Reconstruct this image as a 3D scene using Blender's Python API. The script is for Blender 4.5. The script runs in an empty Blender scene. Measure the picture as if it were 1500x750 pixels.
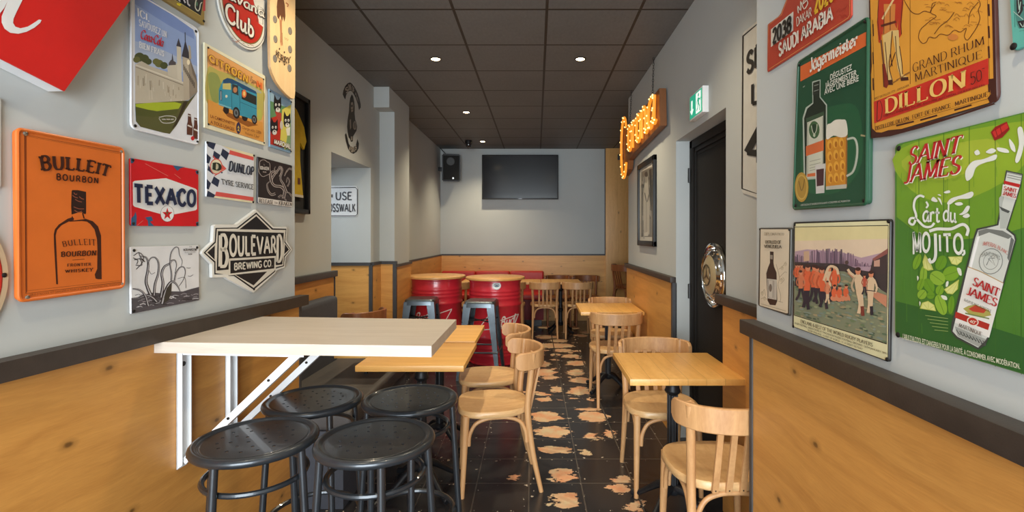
import bpy, bmesh, math, random
from mathutils import Vector, Matrix
from mathutils.geometry import tessellate_polygon

# ------------------------------------------------------------------ camera, light, exposure
scene = bpy.context.scene
COL = scene.collection
F, CX, CY, EYE = 735.0, 786.0, 346.0, 1.4          # focal length in px, principal point, eye height
cam_data = bpy.data.cameras.new('camera')
cam_data.sensor_width = 36.0
cam_data.lens = F / 1500.0 * 36.0
cam_data.shift_x = -(CX - 750.0) / 1500.0
cam_data.shift_y = (CY - 375.0) / 1500.0
cam_data.clip_start = 0.02
camera = bpy.data.objects.new('camera', cam_data)
COL.objects.link(camera)
camera.location = (0, 0, EYE)
camera.rotation_euler = (math.pi / 2, 0, 0)
scene.camera = camera

world = bpy.data.worlds.new('daylight')
scene.world = world
world.use_nodes = True
bg = world.node_tree.nodes['Background']
bg.inputs[0].default_value = (0.86, 0.93, 1.0, 1)
bg.inputs[1].default_value = 2.2

sky_l = bpy.data.lights.new('shopfront_daylight', 'AREA')
sky_l.shape = 'RECTANGLE'; sky_l.size = 3.0; sky_l.size_y = 2.5
sky_l.energy = 235; sky_l.spread = math.radians(140); sky_l.color = (0.86, 0.95, 1.0)
sky_o = bpy.data.objects.new('shopfront_daylight', sky_l)
COL.objects.link(sky_o)
sky_o.location = (-0.37, -3.2, 1.4)
sky_o.rotation_euler = (math.pi / 2, 0, math.pi)
sky_o.rotation_euler = Vector((0, -1, 0.0)).to_track_quat('Z', 'Y').to_euler()
SPOT_POWER = 90.0
FRONT_SPOT_POWER = 48.0
SPOT_COLOR = (1.0, 0.84, 0.58)

vs = scene.view_settings
scene.display_settings.display_device = 'sRGB'
vs.view_transform = 'Standard'
vs.look = 'None'
vs.gamma = 1.0
vs.use_curve_mapping = False
vs.exposure = 0.0

# ------------------------------------------------------------------ materials
def lin(c):
    c = c / 255.0
    return c / 12.92 if c <= 0.04045 else ((c + 0.055) / 1.055) ** 2.4
def rgb(r, g, b): return (lin(r), lin(g), lin(b), 1.0)
MATS = {}
class NT:
    def __init__(s, m): s.t = m.node_tree; s.n = s.t.nodes
    def add(s, typ, ins=None, **kw):
        n = s.n.new(typ)
        for k, v in kw.items(): setattr(n, k, v)
        if ins:
            for k, v in ins.items():
                if isinstance(v, bpy.types.NodeSocket): s.t.links.new(v, n.inputs[k])
                else: n.inputs[k].default_value = v
        return n
    def math(s, op, a, b=0.0, c=0.0):
        n = s.add('ShaderNodeMath', {0: a, 1: b, 2: c}, operation=op); return n.outputs[0]
    def vmath(s, op, a, b=(0, 0, 0), c=(0, 0, 0)):
        n = s.add('ShaderNodeVectorMath', {0: a, 1: b, 2: c}, operation=op)
        return n.outputs['Value'] if op in ('LENGTH', 'DOT_PRODUCT') else n.outputs[0]
    def mix(s, f, a, b, bt='MIX'):
        n = s.add('ShaderNodeMix', data_type='RGBA', blend_type=bt)
        for i, v in ((0, f), (6, a), (7, b)):
            if isinstance(v, bpy.types.NodeSocket): s.t.links.new(v, n.inputs[i])
            else: n.inputs[i].default_value = v
        return n.outputs[2]
    def ramp(s, f, stops):
        n = s.add('ShaderNodeValToRGB', {0: f}); cr = n.color_ramp
        while len(cr.elements) < len(stops): cr.elements.new(0.5)
        for e, (p, c) in zip(cr.elements, stops): e.position = p; e.color = c
        return n.outputs[0]
    def noise(s, vec, scale, detail=3.0, rough=0.55, dist=0.0):
        n = s.add('ShaderNodeTexNoise', {'Vector': vec, 'Scale': scale, 'Detail': detail, 'Roughness': rough, 'Distortion': dist})
        return n.outputs[0]
    def link(s, a, b): s.t.links.new(a, b)
def new_mat(name):
    m = bpy.data.materials.new(name); m.use_nodes = True
    nt = NT(m); b = nt.n['Principled BSDF']
    return m, nt, b
def plain(name, c, rough=0.5, metal=0.0, var=0.06, scale=9.0, bump=0.0, spec=0.5, coat=0.0):
    """a painted, printed or metal surface with a little procedural unevenness"""
    if name in MATS: return MATS[name]
    m, nt, b = new_mat(name)
    co = nt.add('ShaderNodeTexCoord').outputs['Object']
    f = nt.noise(co, scale, 4.0)
    col = rgb(*c)
    lo = tuple(x * (1 - var) for x in col[:3]) + (1,); hi = tuple(min(1, x * (1 + var)) for x in col[:3]) + (1,)
    nt.link(nt.ramp(f, [(0.3, lo), (0.7, hi)]), b.inputs['Base Color'])
    b.inputs['Roughness'].default_value = rough
    b.inputs['Metallic'].default_value = metal
    b.inputs['Specular IOR Level'].default_value = spec
    b.inputs['Coat Weight'].default_value = coat
    if bump:
        bn = nt.add('ShaderNodeBump', {'Height': nt.noise(co, scale * 12, 3.0), 'Strength': bump, 'Distance': 0.002})
        nt.link(bn.outputs[0], b.inputs['Normal'])
    MATS[name] = m
    return m
INK_GAIN = 0.94
def ink(c):
    """printed colour on tin or paper"""
    k = 'ink_%02x%02x%02x' % tuple(int(x) for x in c)
    return plain(k, tuple(min(255, x * INK_GAIN) for x in c), 0.38, 0, 0.05, 14.0)
def glow(name, c, strength):
    if name in MATS: return MATS[name]
    m, nt, b = new_mat(name)
    col = rgb(*c)
    b.inputs['Base Color'].default_value = col
    b.inputs['Emission Color'].default_value = col
    b.inputs['Emission Strength'].default_value = strength
    MATS[name] = m
    return m
def wood(name, light, dark, grain=(1.0, 14.0, 14.0), scale=1.6, rough=0.45, knots=0.0, knot_scale=2.2, planks=None, spread=0.5, bump=0.15, flat=0):
    if name in MATS: return MATS[name]
    m, nt, b = new_mat(name)
    co = nt.add('ShaderNodeTexCoord').outputs['Object']
    warp = nt.add('ShaderNodeTexNoise', {'Vector': co, 'Scale': 1.3, 'Detail': 2.0}).outputs[1]
    wv = nt.vmath('MULTIPLY_ADD', warp, (0.12, 0.12, 0.12), co)
    g = nt.vmath('MULTIPLY', wv, grain)
    f = nt.noise(g, scale, 6.0, 0.6, 0.8)
    fine = nt.noise(nt.vmath('MULTIPLY', g, (1.0, 5.0, 5.0)), scale * 3, 3.0)
    ff = nt.math('MULTIPLY_ADD', fine, 0.3, nt.math('MULTIPLY', f, 0.8))
    col = nt.ramp(ff, [(0.55 - spread * 0.5, rgb(*dark)), (0.55 + spread * 0.35, rgb(*light))])
    big = nt.noise(co, 1.7, 2.0)
    col = nt.mix(nt.math('MULTIPLY', big, 0.35), col, rgb(*[min(255, x * 1.12) for x in light]))
    if planks:
        ax, wd = planks
        s = nt.add('ShaderNodeSeparateXYZ', {0: co}).outputs[ax]
        idx = nt.math('FLOOR', nt.math('DIVIDE', s, wd))
        wn = nt.add('ShaderNodeTexWhiteNoise', {'W': idx}, noise_dimensions='1D').outputs[0]
        col = nt.mix(nt.math('MULTIPLY', wn, 0.45), col, rgb(*dark))
        fr = nt.math('FRACT', nt.math('DIVIDE', s, wd))
        edge = nt.math('LESS_THAN', nt.math('MINIMUM', fr, nt.math('SUBTRACT', 1.0, fr)), 0.012)
        col = nt.mix(nt.math('MULTIPLY', edge, 0.45), col, rgb(*[x * 0.55 for x in dark]))
    if knots:
        kv = nt.vmath('MULTIPLY', wv, tuple(0.0 if i_ == flat else 0.6 if g_ == min(grain) else 1.0 for i_, g_ in enumerate(grain)))
        ks = nt.add('ShaderNodeSeparateXYZ', {0: kv}).outputs; ia, ib = [i_ for i_ in range(3) if i_ != flat]
        kv = nt.add('ShaderNodeCombineXYZ', {0: ks[ia], 1: ks[ib]}).outputs[0]
        v = nt.add('ShaderNodeTexVoronoi', {'Vector': kv, 'Scale': knot_scale, 'Randomness': 1.0}, voronoi_dimensions='2D')
        d = nt.math('MULTIPLY_ADD', nt.noise(co, 40, 2.0), 0.03, v.outputs['Distance'])
        k = nt.ramp(d, [(0.03, (1, 1, 1, 1)), (0.05, (0.35, 0.35, 0.35, 1)), (0.10, (0, 0, 0, 1))])
        sel = nt.math('GREATER_THAN', nt.add('ShaderNodeSeparateXYZ', {0: v.outputs['Color']}).outputs[0], 1.0 - knots)
        col = nt.mix(nt.math('MULTIPLY', k, nt.math('MULTIPLY', sel, 0.8)), col, rgb(*[x * 0.5 for x in dark]))
    nt.link(col, b.inputs['Base Color'])
    b.inputs['Roughness'].default_value = rough
    if bump:
        bn = nt.add('ShaderNodeBump', {'Height': ff, 'Strength': bump, 'Distance': 0.002})
        nt.link(bn.outputs[0], b.inputs['Normal'])
    MATS[name] = m
    return m

PAINT = plain('grey_wall_paint', (184, 188, 187), 0.75, 0, 0.03, 1.3, 0.12)
PINE = wood('pine_panel', (212, 154, 80), (156, 98, 42), (14, 1, 14), 1.3, 0.42, 0.55, 4.0, spread=0.7)
PINE_X = wood('pine_panel_across', (224, 168, 92), (188, 126, 56), (1, 14, 14), 1.5, 0.42, 0.7, 5.0, flat=1)
PINE_Z = wood('pine_board_upright', (228, 176, 106), (198, 142, 74), (14, 14, 1), 1.5, 0.45, 0.6, 4.0, flat=1)
RAIL = plain('dark_rail_paint', (58, 49, 43), 0.5, 0, 0.15, 20, 0.2)
BLACKTRIM = plain('dark_slate_trim', (66, 66, 68), 0.5, 0, 0.1, 20)
OAK_TOP = wood('pale_laminate', (206, 195, 182), (164, 150, 136), (1, 16, 16), 2.0, 0.4, spread=0.8)
BUTCHER = wood('butcher_block', (238, 184, 106), (206, 146, 70), (10, 1, 10), 2.0, 0.36, planks=(0, 0.085))
BUTCHER_X = wood('butcher_block_across', (238, 184, 106), (206, 146, 70), (1, 10, 10), 2.0, 0.36, planks=(1, 0.085))
BEECH = wood('beech', (208, 161, 111), (170, 120, 75), (9, 9, 1.2), 2.2, 0.42, bump=0.05)
BEECH_SEAT = wood('beech_seat', (222, 184, 132), (184, 136, 86), (7, 1.3, 7), 2.2, 0.35, bump=0.05)
WALNUT = wood('brown_beech', (150, 92, 52), (104, 58, 30), (9, 9, 1.2), 2.2, 0.42, bump=0.05)
IRON = plain('black_cast_iron', (34, 35, 38), 0.42, 0.3, 0.15, 30, 0.1)
STOOL = plain('black_lacquered_steel', (52, 56, 61), 0.3, 0.45, 0.12, 20, coat=0.3)
GUN = plain('gunmetal', (104, 112, 118), 0.34, 0.9, 0.2, 8)
WHITE_METAL = plain('white_bracket_paint', (232, 234, 236), 0.4, 0, 0.03, 12)
RED_DRUM = plain('red_drum_paint', (198, 40, 54), 0.3, 0.0, 0.08, 6, coat=0.4)
RED_SEAT = plain('red_leatherette', (196, 48, 42), 0.45, 0, 0.06, 10)
GREY_SEAT = plain('charcoal_leatherette', (84, 80, 78), 0.5, 0, 0.08, 14, 0.15)
SLATE_SEAT = plain('slate_fabric', (66, 68, 76), 0.7, 0, 0.08, 40, 0.2)
BLACK = plain('black_plastic', (24, 24, 26), 0.45, 0, 0.1, 20)
DOORBLK = plain('black_door_paint', (26, 22, 19), 0.62, 0, 0.2, 6, 0.2, spec=0.25)
CHROME = plain('chrome', (226, 224, 220), 0.12, 1.0, 0.04, 20)
SCREWM = plain('dark_screw', (40, 38, 36), 0.4, 0.6, 0.1, 30)
SCREWL = plain('steel_screw', (170, 168, 160), 0.3, 0.9, 0.1, 30)

# ------------------------------------------------------------------ mesh builder
def cr(pts, n=6, closed=False):
    """Catmull-Rom through the points"""
    P = [Vector(p) for p in pts]; out = []
    m = len(P)
    rng = range(m if closed else m - 1)
    for i in rng:
        p0 = P[(i - 1) % m] if closed or i > 0 else P[0] * 2 - P[1]
        p1, p2 = P[i], P[(i + 1) % m]
        p3 = P[(i + 2) % m] if closed or i + 2 < m else P[-1] * 2 - P[-2]
        for k in range(n):
            t = k / n
            out.append(0.5 * ((2 * p1) + (p2 - p0) * t + (2 * p0 - 5 * p1 + 4 * p2 - p3) * t * t + (3 * p1 - p0 - 3 * p2 + p3) * t ** 3))
    if not closed: out.append(P[-1])
    return out
OFF = {}
class MB:
    def __init__(s): s.v = []; s.f = []; s.m = []; s.mats = []; s.sm = []
    def mi(s, mat):
        if mat not in s.mats: s.mats.append(mat)
        return s.mats.index(mat)
    def add(s, vs, fs, mat, smooth=False):
        b = len(s.v); s.v += [Vector(v) for v in vs]; k = s.mi(mat)
        for f in fs: s.f.append([b + i for i in f]); s.m.append(k); s.sm.append(smooth)
        return s
    def bm(s, bm, mat, smooth=False, mtx=None):
        bm.verts.index_update()
        vs = [(mtx @ v.co) if mtx else v.co.copy() for v in bm.verts]
        s.add(vs, [[v.index for v in f.verts] for f in bm.faces], mat, smooth); bm.free(); return s
    def box(s, lo, hi, mat, bev=0.0, mtx=None, seg=2):
        lo, hi = Vector(lo), Vector(hi)
        b = bmesh.new(); bmesh.ops.create_cube(b, size=1.0)
        for v in b.verts: v.co = Vector([(lo[i] + hi[i]) / 2 + v.co[i] * (hi[i] - lo[i]) for i in range(3)])
        if bev: bmesh.ops.bevel(b, geom=list(b.edges), offset=bev, segments=seg, affect='EDGES', profile=0.6)
        return s.bm(b, mat, False, mtx)
    def tube(s, path, r, mat, seg=10, closed=False, flat=None):
        P = [Vector(p) for p in path]; n = len(P)
        R = [r] * n if isinstance(r, (int, float)) else list(r)
        T = []
        for i in range(n):
            a = P[(i - 1) % n] if closed or i > 0 else P[i]; c = P[(i + 1) % n] if closed or i < n - 1 else P[i]
            T.append((c - a).normalized())
        u = T[0].orthogonal().normalized(); rings = []; vs = []
        for i in range(n):
            u = (u - T[i] * u.dot(T[i])).normalized(); w = T[i].cross(u)
            for k in range(seg):
                a = 2 * math.pi * k / seg
                vs.append(P[i] + (u * math.cos(a) + w * math.sin(a)) * R[i])
        fs = []
        for i in range(n if closed else n - 1):
            j = (i + 1) % n
            for k in range(seg):
                k2 = (k + 1) % seg
                fs.append([i * seg + k, i * seg + k2, j * seg + k2, j * seg + k])
        if closed:   # untwist is not needed for planar rings
            pass
        else:
            fs.append(list(range(seg - 1, -1, -1))); fs.append([(n - 1) * seg + k for k in range(seg)])
        return s.add(vs, fs, mat, True)
    def ring(s, c, R, r, mat, seg=40, ts=10):
        c = Vector(c); vs = []; fs = []
        for i in range(seg):
            a = 2 * math.pi * i / seg
            for k in range(ts):
                b = 2 * math.pi * k / ts; q = R + r * math.cos(b)
                vs.append(c + Vector((q * math.cos(a), q * math.sin(a), r * math.sin(b))))
        for i in range(seg):
            for k in range(ts):
                i2, k2 = (i + 1) % seg, (k + 1) % ts
                fs.append([i * ts + k, i2 * ts + k, i2 * ts + k2, i * ts + k2])
        return s.add(vs, fs, mat, True)
    def lathe(s, prof, mat, seg=32, mtx=None, c=(0, 0, 0), caps=True):
        c = Vector(c); vs = []; fs = []; n = len(prof)
        for (r, z) in prof:
            for k in range(seg):
                a = 2 * math.pi * k / seg
                p = Vector((r * math.cos(a), r * math.sin(a), z)); p = mtx @ p if mtx else p
                vs.append(p + c)
        for i in range(n - 1):
            for k in range(seg):
                k2 = (k + 1) % seg
                fs.append([i * seg + k, i * seg + k2, (i + 1) * seg + k2, (i + 1) * seg + k])
        if caps and prof[0][0] > 1e-6: fs.append(list(range(seg - 1, -1, -1)))
        if caps and prof[-1][0] > 1e-6: fs.append([(n - 1) * seg + k for k in range(seg)])
        return s.add(vs, fs, mat, True)
    def prism(s, poly, vec, mat, smooth=False):
        """polygon (3D points) pushed along vec"""
        P = [Vector(p) for p in poly]; n = len(P); vec = Vector(vec)
        tri = tessellate_polygon([P])
        vs = P + [p + vec for p in P]
        fs = [list(t) for t in tri] + [[n + i for i in reversed(t)] for t in tri]
        fs += [[i, (i + 1) % n, n + (i + 1) % n, n + i] for i in range(n)]
        return s.add(vs, fs, mat, smooth)
    def build(s, name, parent=None, origin=None, fix=True):
        me = bpy.data.meshes.new(name)
        o = bpy.data.objects.new(name, me)
        off = Vector((0, 0, 0))
        if parent is not None: off = Vector(OFF.get(parent.name, (0, 0, 0)))
        elif origin is not None: off = Vector(origin)
        me.from_pydata([v - off for v in s.v], [], s.f)
        for m in s.mats: me.materials.append(m)
        for p, k, sm in zip(me.polygons, s.m, s.sm): p.material_index = k; p.use_smooth = sm
        me.update()
        if fix:
            b = bmesh.new(); b.from_mesh(me); bmesh.ops.recalc_face_normals(b, faces=b.faces); b.to_mesh(me); b.free()
        try: me.set_sharp_from_angle(angle=math.radians(42))
        except Exception: pass
        COL.objects.link(o)
        if parent is not None: o.parent = parent; OFF[o.name] = tuple(off)
        else: o.location = off
        return o
def thing(name, label, cat, loc=(0, 0, 0), group=None, world=False):
    """Empty at the thing's base. world=True: parts are given in world coordinates"""
    o = bpy.data.objects.new(name, None); COL.objects.link(o)
    o.empty_display_size = 0.05; o.location = loc
    o['label'] = label; o['category'] = cat
    if group: o['group'] = group
    if world: OFF[o.name] = tuple(loc)
    return o
def tag(o, label, cat, group=None):
    o['label'] = label; o['category'] = cat
    if group: o['group'] = group
    return o
def structure(mb, name, parent=None):
    o = mb.build(name, parent)
    if parent is None: o['kind'] = 'structure'
    return o
def copy_tree(o, parent=None):
    c = o.copy(); COL.objects.link(c)
    if parent is not None: c.parent = parent
    for ch in list(o.children): copy_tree(ch, c)
    return c

# ------------------------------------------------------------------ room shell
H = 2.85
def wl(y): return -1.41 + 0.0752 * y          # front left wall face (slightly askew)
def block(name, x0, x1, y0, y1, z0=0.0, z1=H + 0.05, mat=PAINT):
    return structure(MB().box((x0, y0, z0), (x1, y1, z1), mat), name)

def floor_material():
    m, nt, b = new_mat('worn_black_floor_tiles')
    pos = nt.add('ShaderNodeNewGeometry').outputs['Position']
    a = math.radians(0.55)
    sx = nt.add('ShaderNodeSeparateXYZ', {0: pos})
    X = nt.math('MULTIPLY_ADD', sx.outputs[1], math.sin(a), sx.outputs[0]); Y = sx.outputs[1]
    tw, th = 0.295, 0.311
    u = nt.math('DIVIDE', nt.math('SUBTRACT', X, 0.279), tw); v = nt.math('DIVIDE', nt.math('SUBTRACT', Y, 2.843), th)
    fu, fv = nt.math('FRACT', u), nt.math('FRACT', v)
    eu = nt.math('MINIMUM', fu, nt.math('SUBTRACT', 1.0, fu)); ev = nt.math('MINIMUM', fv, nt.math('SUBTRACT', 1.0, fv))
    e = nt.math('MINIMUM', eu, ev)
    grout = nt.math('LESS_THAN', e, 0.011)
    cell = nt.add('ShaderNodeCombineXYZ', {0: nt.math('FLOOR', u), 1: nt.math('FLOOR', v)}).outputs[0]
    wn = nt.add('ShaderNodeTexWhiteNoise', {'Vector': cell}, noise_dimensions='3D').outputs[0]
    n1 = nt.noise(pos, 2.5, 4.0)
    tile = nt.mix(n1, rgb(34, 34, 37), rgb(58, 56, 58))
    tile = nt.mix(nt.math('MULTIPLY', wn, 0.4), tile, rgb(40, 38, 40))
    # bare clay where the black glaze has worn away
    ell = []
    for (px, py, rx, ry) in [(265,108,25,18),(385,115,55,25),(200,160,45,10),(220,250,85,28),(460,250,80,30),(250,330,95,32),(455,355,40,18),(545,340,30,25),(265,425,90,18),(420,438,25,20),(300,555,65,38),(55,567,25,18),(610,580,55,22),(600,625,60,28),(320,690,65,45),(230,715,25,12),(690,720,45,30),(205,20,60,20),(230,45,45,12),(370,20,40,20),(400,60,60,18),(430,212,60,8)]:
        ell.append((740 + px / 3.573, 540 + py / 3.573, rx / 3.573, ry / 3.573))
    for (px, py, rx, ry) in [(350,485,40,12),(180,480,60,12),(425,515,25,10),(180,545,70,14),(260,570,60,10),(230,600,130,16),(285,632,60,12),(330,670,60,14),(370,715,60,18),(130,610,40,18),(150,720,60,20),(400,535,50,8),(130,655,30,12)]:
        ell.append((760 + px / 4.41, 370 + py / 4.41, rx / 4.41, ry / 4.41))
    wob = nt.add('ShaderNodeTexNoise', {'Vector': nt.vmath('MULTIPLY', pos, (9, 16, 1)), 'Scale': 1.0, 'Detail': 7.0, 'Roughness': 0.7}).outputs[1]
    wp = nt.vmath('MULTIPLY_ADD', nt.vmath('SUBTRACT', wob, (0.5, 0.5, 0.5)), (0.30, 0.15, 0.0), pos)
    dmin = None
    for (px, py, rx, ry) in ell:
        y = F * EYE / (py - CY); x = (px - CX) / F * y
        y0 = F * EYE / (py - ry - CY); y1 = F * EYE / (py + ry - CY)
        hx = max(rx / F * y * 0.98, 0.022); hy = max((y0 - y1) / 2 * 0.92, 0.022)
        d = nt.vmath('LENGTH', nt.vmath('MULTIPLY_ADD', wp, (1 / hx, 1 / hy, 0), (-x / hx, -y / hy, 0)))
        dmin = d if dmin is None else nt.math('MINIMUM', dmin, d)
    patch = nt.math('LESS_THAN', dmin, 1.0)
    # many small chips along the joints, and scattered wear in the aisle further back
    chip_n = nt.noise(pos, 26.0, 3.0)
    chip = nt.math('MULTIPLY', nt.math('GREATER_THAN', chip_n, 0.665), nt.math('LESS_THAN', e, 0.10))
    aisle = nt.math('LESS_THAN', nt.math('ABSOLUTE', nt.math('SUBTRACT', X, 0.18)), 0.42)
    back = nt.math('MULTIPLY', aisle, nt.math('MULTIPLY', nt.math('GREATER_THAN', Y, 4.2), nt.math('LESS_THAN', Y, 7.4)))
    wn2 = nt.noise(nt.vmath('MULTIPLY', pos, (4.0, 5.5, 1)), 1.0, 6.0, 0.62)
    wear = nt.math('MULTIPLY', back, nt.math('GREATER_THAN', wn2, 0.585))
    inside = nt.math('GREATER_THAN', e, 0.02)
    p = nt.math('MULTIPLY', nt.math('MAXIMUM', patch, wear), inside)
    clay = nt.mix(nt.ramp(nt.noise(pos, 6.0, 6.0, 0.7), [(0.38, (0, 0, 0, 1)), (0.62, (1, 1, 1, 1))]), rgb(216, 150, 108), rgb(212, 190, 152))
    col = nt.mix(p, tile, clay)
    col = nt.mix(chip, col, rgb(206, 190, 168))
    col = nt.mix(nt.math('MULTIPLY', grout, 0.8), col, rgb(98, 90, 82))
    nt.link(col, b.inputs['Base Color'])
    rough = nt.math('MULTIPLY_ADD', nt.math('MAXIMUM', p, chip), 0.4, nt.math('MULTIPLY_ADD', n1, 0.16, 0.16))
    nt.link(rough, b.inputs['Roughness'])
    hgt = nt.math('SUBTRACT', nt.math('MULTIPLY', nt.math('MAXIMUM', p, grout), -1.0), nt.math('MULTIPLY', n1, 0.15))
    bn = nt.add('ShaderNodeBump', {'Height': hgt, 'Strength': 0.35, 'Distance': 0.003})
    nt.link(bn.outputs[0], b.inputs['Normal'])
    return m
def ceiling_material():
    m, nt, b = new_mat('dark_ceiling_tiles')
    pos = nt.add('ShaderNodeNewGeometry').outputs['Position']
    s = nt.add('ShaderNodeSeparateXYZ', {0: pos})
    fu = nt.math('FRACT', nt.math('DIVIDE', nt.math('SUBTRACT', s.outputs[0], 0.066), 0.598))
    fv = nt.math('FRACT', nt.math('DIVIDE', nt.math('SUBTRACT', s.outputs[1], 3.209), 0.595))
    e = nt.math('MINIMUM', nt.math('MINIMUM', fu, nt.math('SUBTRACT', 1.0, fu)), nt.math('MINIMUM', fv, nt.math('SUBTRACT', 1.0, fv)))
    bar = nt.math('LESS_THAN', e, 0.016)
    n = nt.noise(pos, 1.8, 5.0)
    fine = nt.noise(nt.vmath('MULTIPLY', pos, (60, 25, 1)), 1.0, 2.0)
    tile = nt.mix(nt.math('MULTIPLY_ADD', fine, 0.5, nt.math('MULTIPLY', n, 0.5)), rgb(90, 90, 90), rgb(124, 124, 123))
    nt.link(nt.mix(bar, tile, rgb(52, 45, 38)), b.inputs['Base Color'])
    b.inputs['Roughness'].default_value = 0.6
    h = nt.math('MULTIPLY', nt.math('LESS_THAN', e, 0.022), -1.0)
    bn = nt.add('ShaderNodeBump', {'Height': h, 'Strength': 0.4, 'Distance': 0.004})
    nt.link(bn.outputs[0], b.inputs['Normal'])
    return m

structure(MB().box((-3.6, -1.75, -0.1), (2.8, 8.55, 0.0), floor_material()), 'floor')
structure(MB().box((-3.6, -1.75, H), (2.8, 8.55, H + 0.1), ceiling_material()), 'ceiling')
structure(MB().prism([(wl(-1.75), -1.75, 0), (wl(2.53), 2.53, 0), (-1.9, 2.53, 0), (-1.9, -1.75, 0)], (0, 0, H), PAINT), 'wall_left_front')
mb = MB()
mb.box((-1.9, 2.53, 0), (-1.58, 3.86, H), PAINT)
mb.box((-1.9, 3.86, 2.05), (-1.58, 4.78, H), PAINT)
mb.box((-1.9, 4.78, 0), (-1.58, 5.05, H), PAINT)
mb.box((-1.9, 5.63, 0), (-1.595, 8.33, H), PAINT)
structure(mb, 'wall_left')
block('pillar', -1.9, -1.43, 5.05, 5.63)
structure(MB().box((-1.58, 4.87, 2.65), (-1.43, 5.05, H), PAINT), 'beam')
mb = MB()
mb.box((-3.4, 4.78, 0), (-1.9, 5.0, H), PAINT)
mb.box((-3.4, 3.66, 0), (-1.9, 3.86, H), PAINT)
mb.box((-3.5, 3.66, 0), (-3.4, 5.0, H), PAINT)
mb.box((-3.4, 3.86, 2.05), (-1.9, 4.78, H), PAINT)
structure(mb, 'wall_passage')
block('wall_back', -1.9, 2.75, 8.33, 8.5)
mb = MB()
mb.box((0.97, 1.80, 0), (1.3, 2.57, H), PAINT)
mb.box((0.97, 2.57, 2.06), (1.3, 3.49, H), PAINT)
mb.box((0.97, 3.49, 0), (1.3, 5.30, H), PAINT)
structure(mb, 'wall_right')
block('wall_right_front', 0.79, 1.3, -1.75, 1.80)
mb = MB()
mb.box((2.6, 5.1, 0), (2.75, 8.33, H), PAINT); mb.box((1.3, 5.1, 0), (2.6, 5.30, H), PAINT)
structure(mb, 'wall_right_back')
structure(MB().box((-1.54, -1.75, 2.5), (0.79, -1.6, H), PAINT), 'wall_front')

# wainscot, rails and corner trims
def trim(n, mb): return structure(mb, 'trim_%d' % n)
dl = Vector((0.075, 0.9972, 0)).normalized(); nl = Vector((dl.y, -dl.x, 0))
def lp(y, off, z):      # point on the front left wall at depth y, off metres in front of it
    p = Vector((wl(y), y, z)) + nl * off; return p
def lslab(y0, y1, o0, o1, z0, z1, mat, mb):
    mb.prism([lp(y0, o0, z0), lp(y1, o0, z0), lp(y1, o1, z0), lp(y0, o1, z0)], (0, 0, z1 - z0), mat); return mb
trim(1, lslab(-1.6, 2.535, 0, 0.02, 0.0, 1.05, PINE, MB()))
trim(2, lslab(-1.6, 2.575, 0, 0.05, 1.05, 1.10, RAIL, MB()))
trim(3, lslab(2.535, 2.555, -0.1, 0.022, 0.0, 1.05, BLACKTRIM, MB()))
trim(4, MB().box((-1.58, 2.56, 0), (-1.56, 3.86, 1.09), PINE))
trim(5, MB().box((-1.58, 2.56, 1.09), (-1.54, 3.89, 1.135), BLACKTRIM, 0.003))
trim(6, MB().box((-1.60, 3.86, 0), (-1.555, 3.88, 1.09), BLACKTRIM))
trim(7, MB().box((-3.3, 4.76, 0), (-1.58, 4.78, 1.12), PINE_X))
trim(8, MB().box((-3.3, 4.75, 1.12), (-1.575, 4.78, 1.15), BLACKTRIM))
trim(9, MB().box((-1.59, 4.755, 0), (-1.56, 4.785, 1.12), BLACKTRIM))
trim(10, MB().box((-1.58, 4.785, 0), (-1.56, 5.03, 1.12), PINE).box((-1.56, 5.03, 0), (-1.43, 5.05, 1.12), PINE_X))
trim(11, MB().box((-1.58, 4.785, 1.12), (-1.553, 5.02, 1.15), BLACKTRIM).box((-1.58, 5.02, 1.12), (-1.40, 5.05, 1.15), BLACKTRIM))
trim(12, MB().box((-1.44, 5.022, 0), (-1.405, 5.055, 1.12), BLACKTRIM))
trim(13, MB().box((-1.43, 5.055, 0), (-1.41, 5.63, 1.09), PINE))
trim(14, MB().box((-1.43, 5.055, 1.09), (-1.40, 5.65, 1.115), BLACKTRIM))
trim(15, MB().box((-1.595, 5.65, 0), (-1.575, 8.31, 1.08), PINE))
trim(16, MB().box((-1.595, 5.65, 1.08), (-1.57, 8.31, 1.10), BLACKTRIM))
trim(17, MB().box((-1.575, 8.31, 0), (1.14, 8.33, 1.08), PINE_X))
trim(18, MB().box((-1.57, 8.305, 1.08), (1.14, 8.33, 1.105), BLACKTRIM))
trim(19, MB().box((1.14, 8.27, 0), (1.72, 8.33, H), PINE_Z, 0.003))
trim(20, MB().box((1.128, 8.30, 1.1), (1.14, 8.33, H), BLACKTRIM))
trim(21, MB().box((0.95, 3.53, 0), (0.97, 5.29, 1.075), PINE))
trim(22, MB().box((0.93, 3.49, 1.075), (0.97, 5.32, 1.115), RAIL, 0.003))
trim(23, MB().box((0.945, 3.49, 0), (0.975, 3.53, 1.075), BLACKTRIM))
trim(24, MB().box((0.95, 1.82, 0), (0.97, 2.56, 1.055), PINE))
trim(25, MB().box((0.925, 1.82, 1.055), (0.97, 2.61, 1.10), RAIL, 0.003))
trim(26, MB().box((0.77, -1.6, 0), (0.79, 1.785, 1.05), PINE))
trim(27, MB().box((0.735, -1.6, 1.05), (0.79, 1.82, 1.10), RAIL, 0.004))
trim(28, MB().box((0.765, 1.785, 0), (0.80, 1.805, 1.05), BLACKTRIM))

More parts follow.
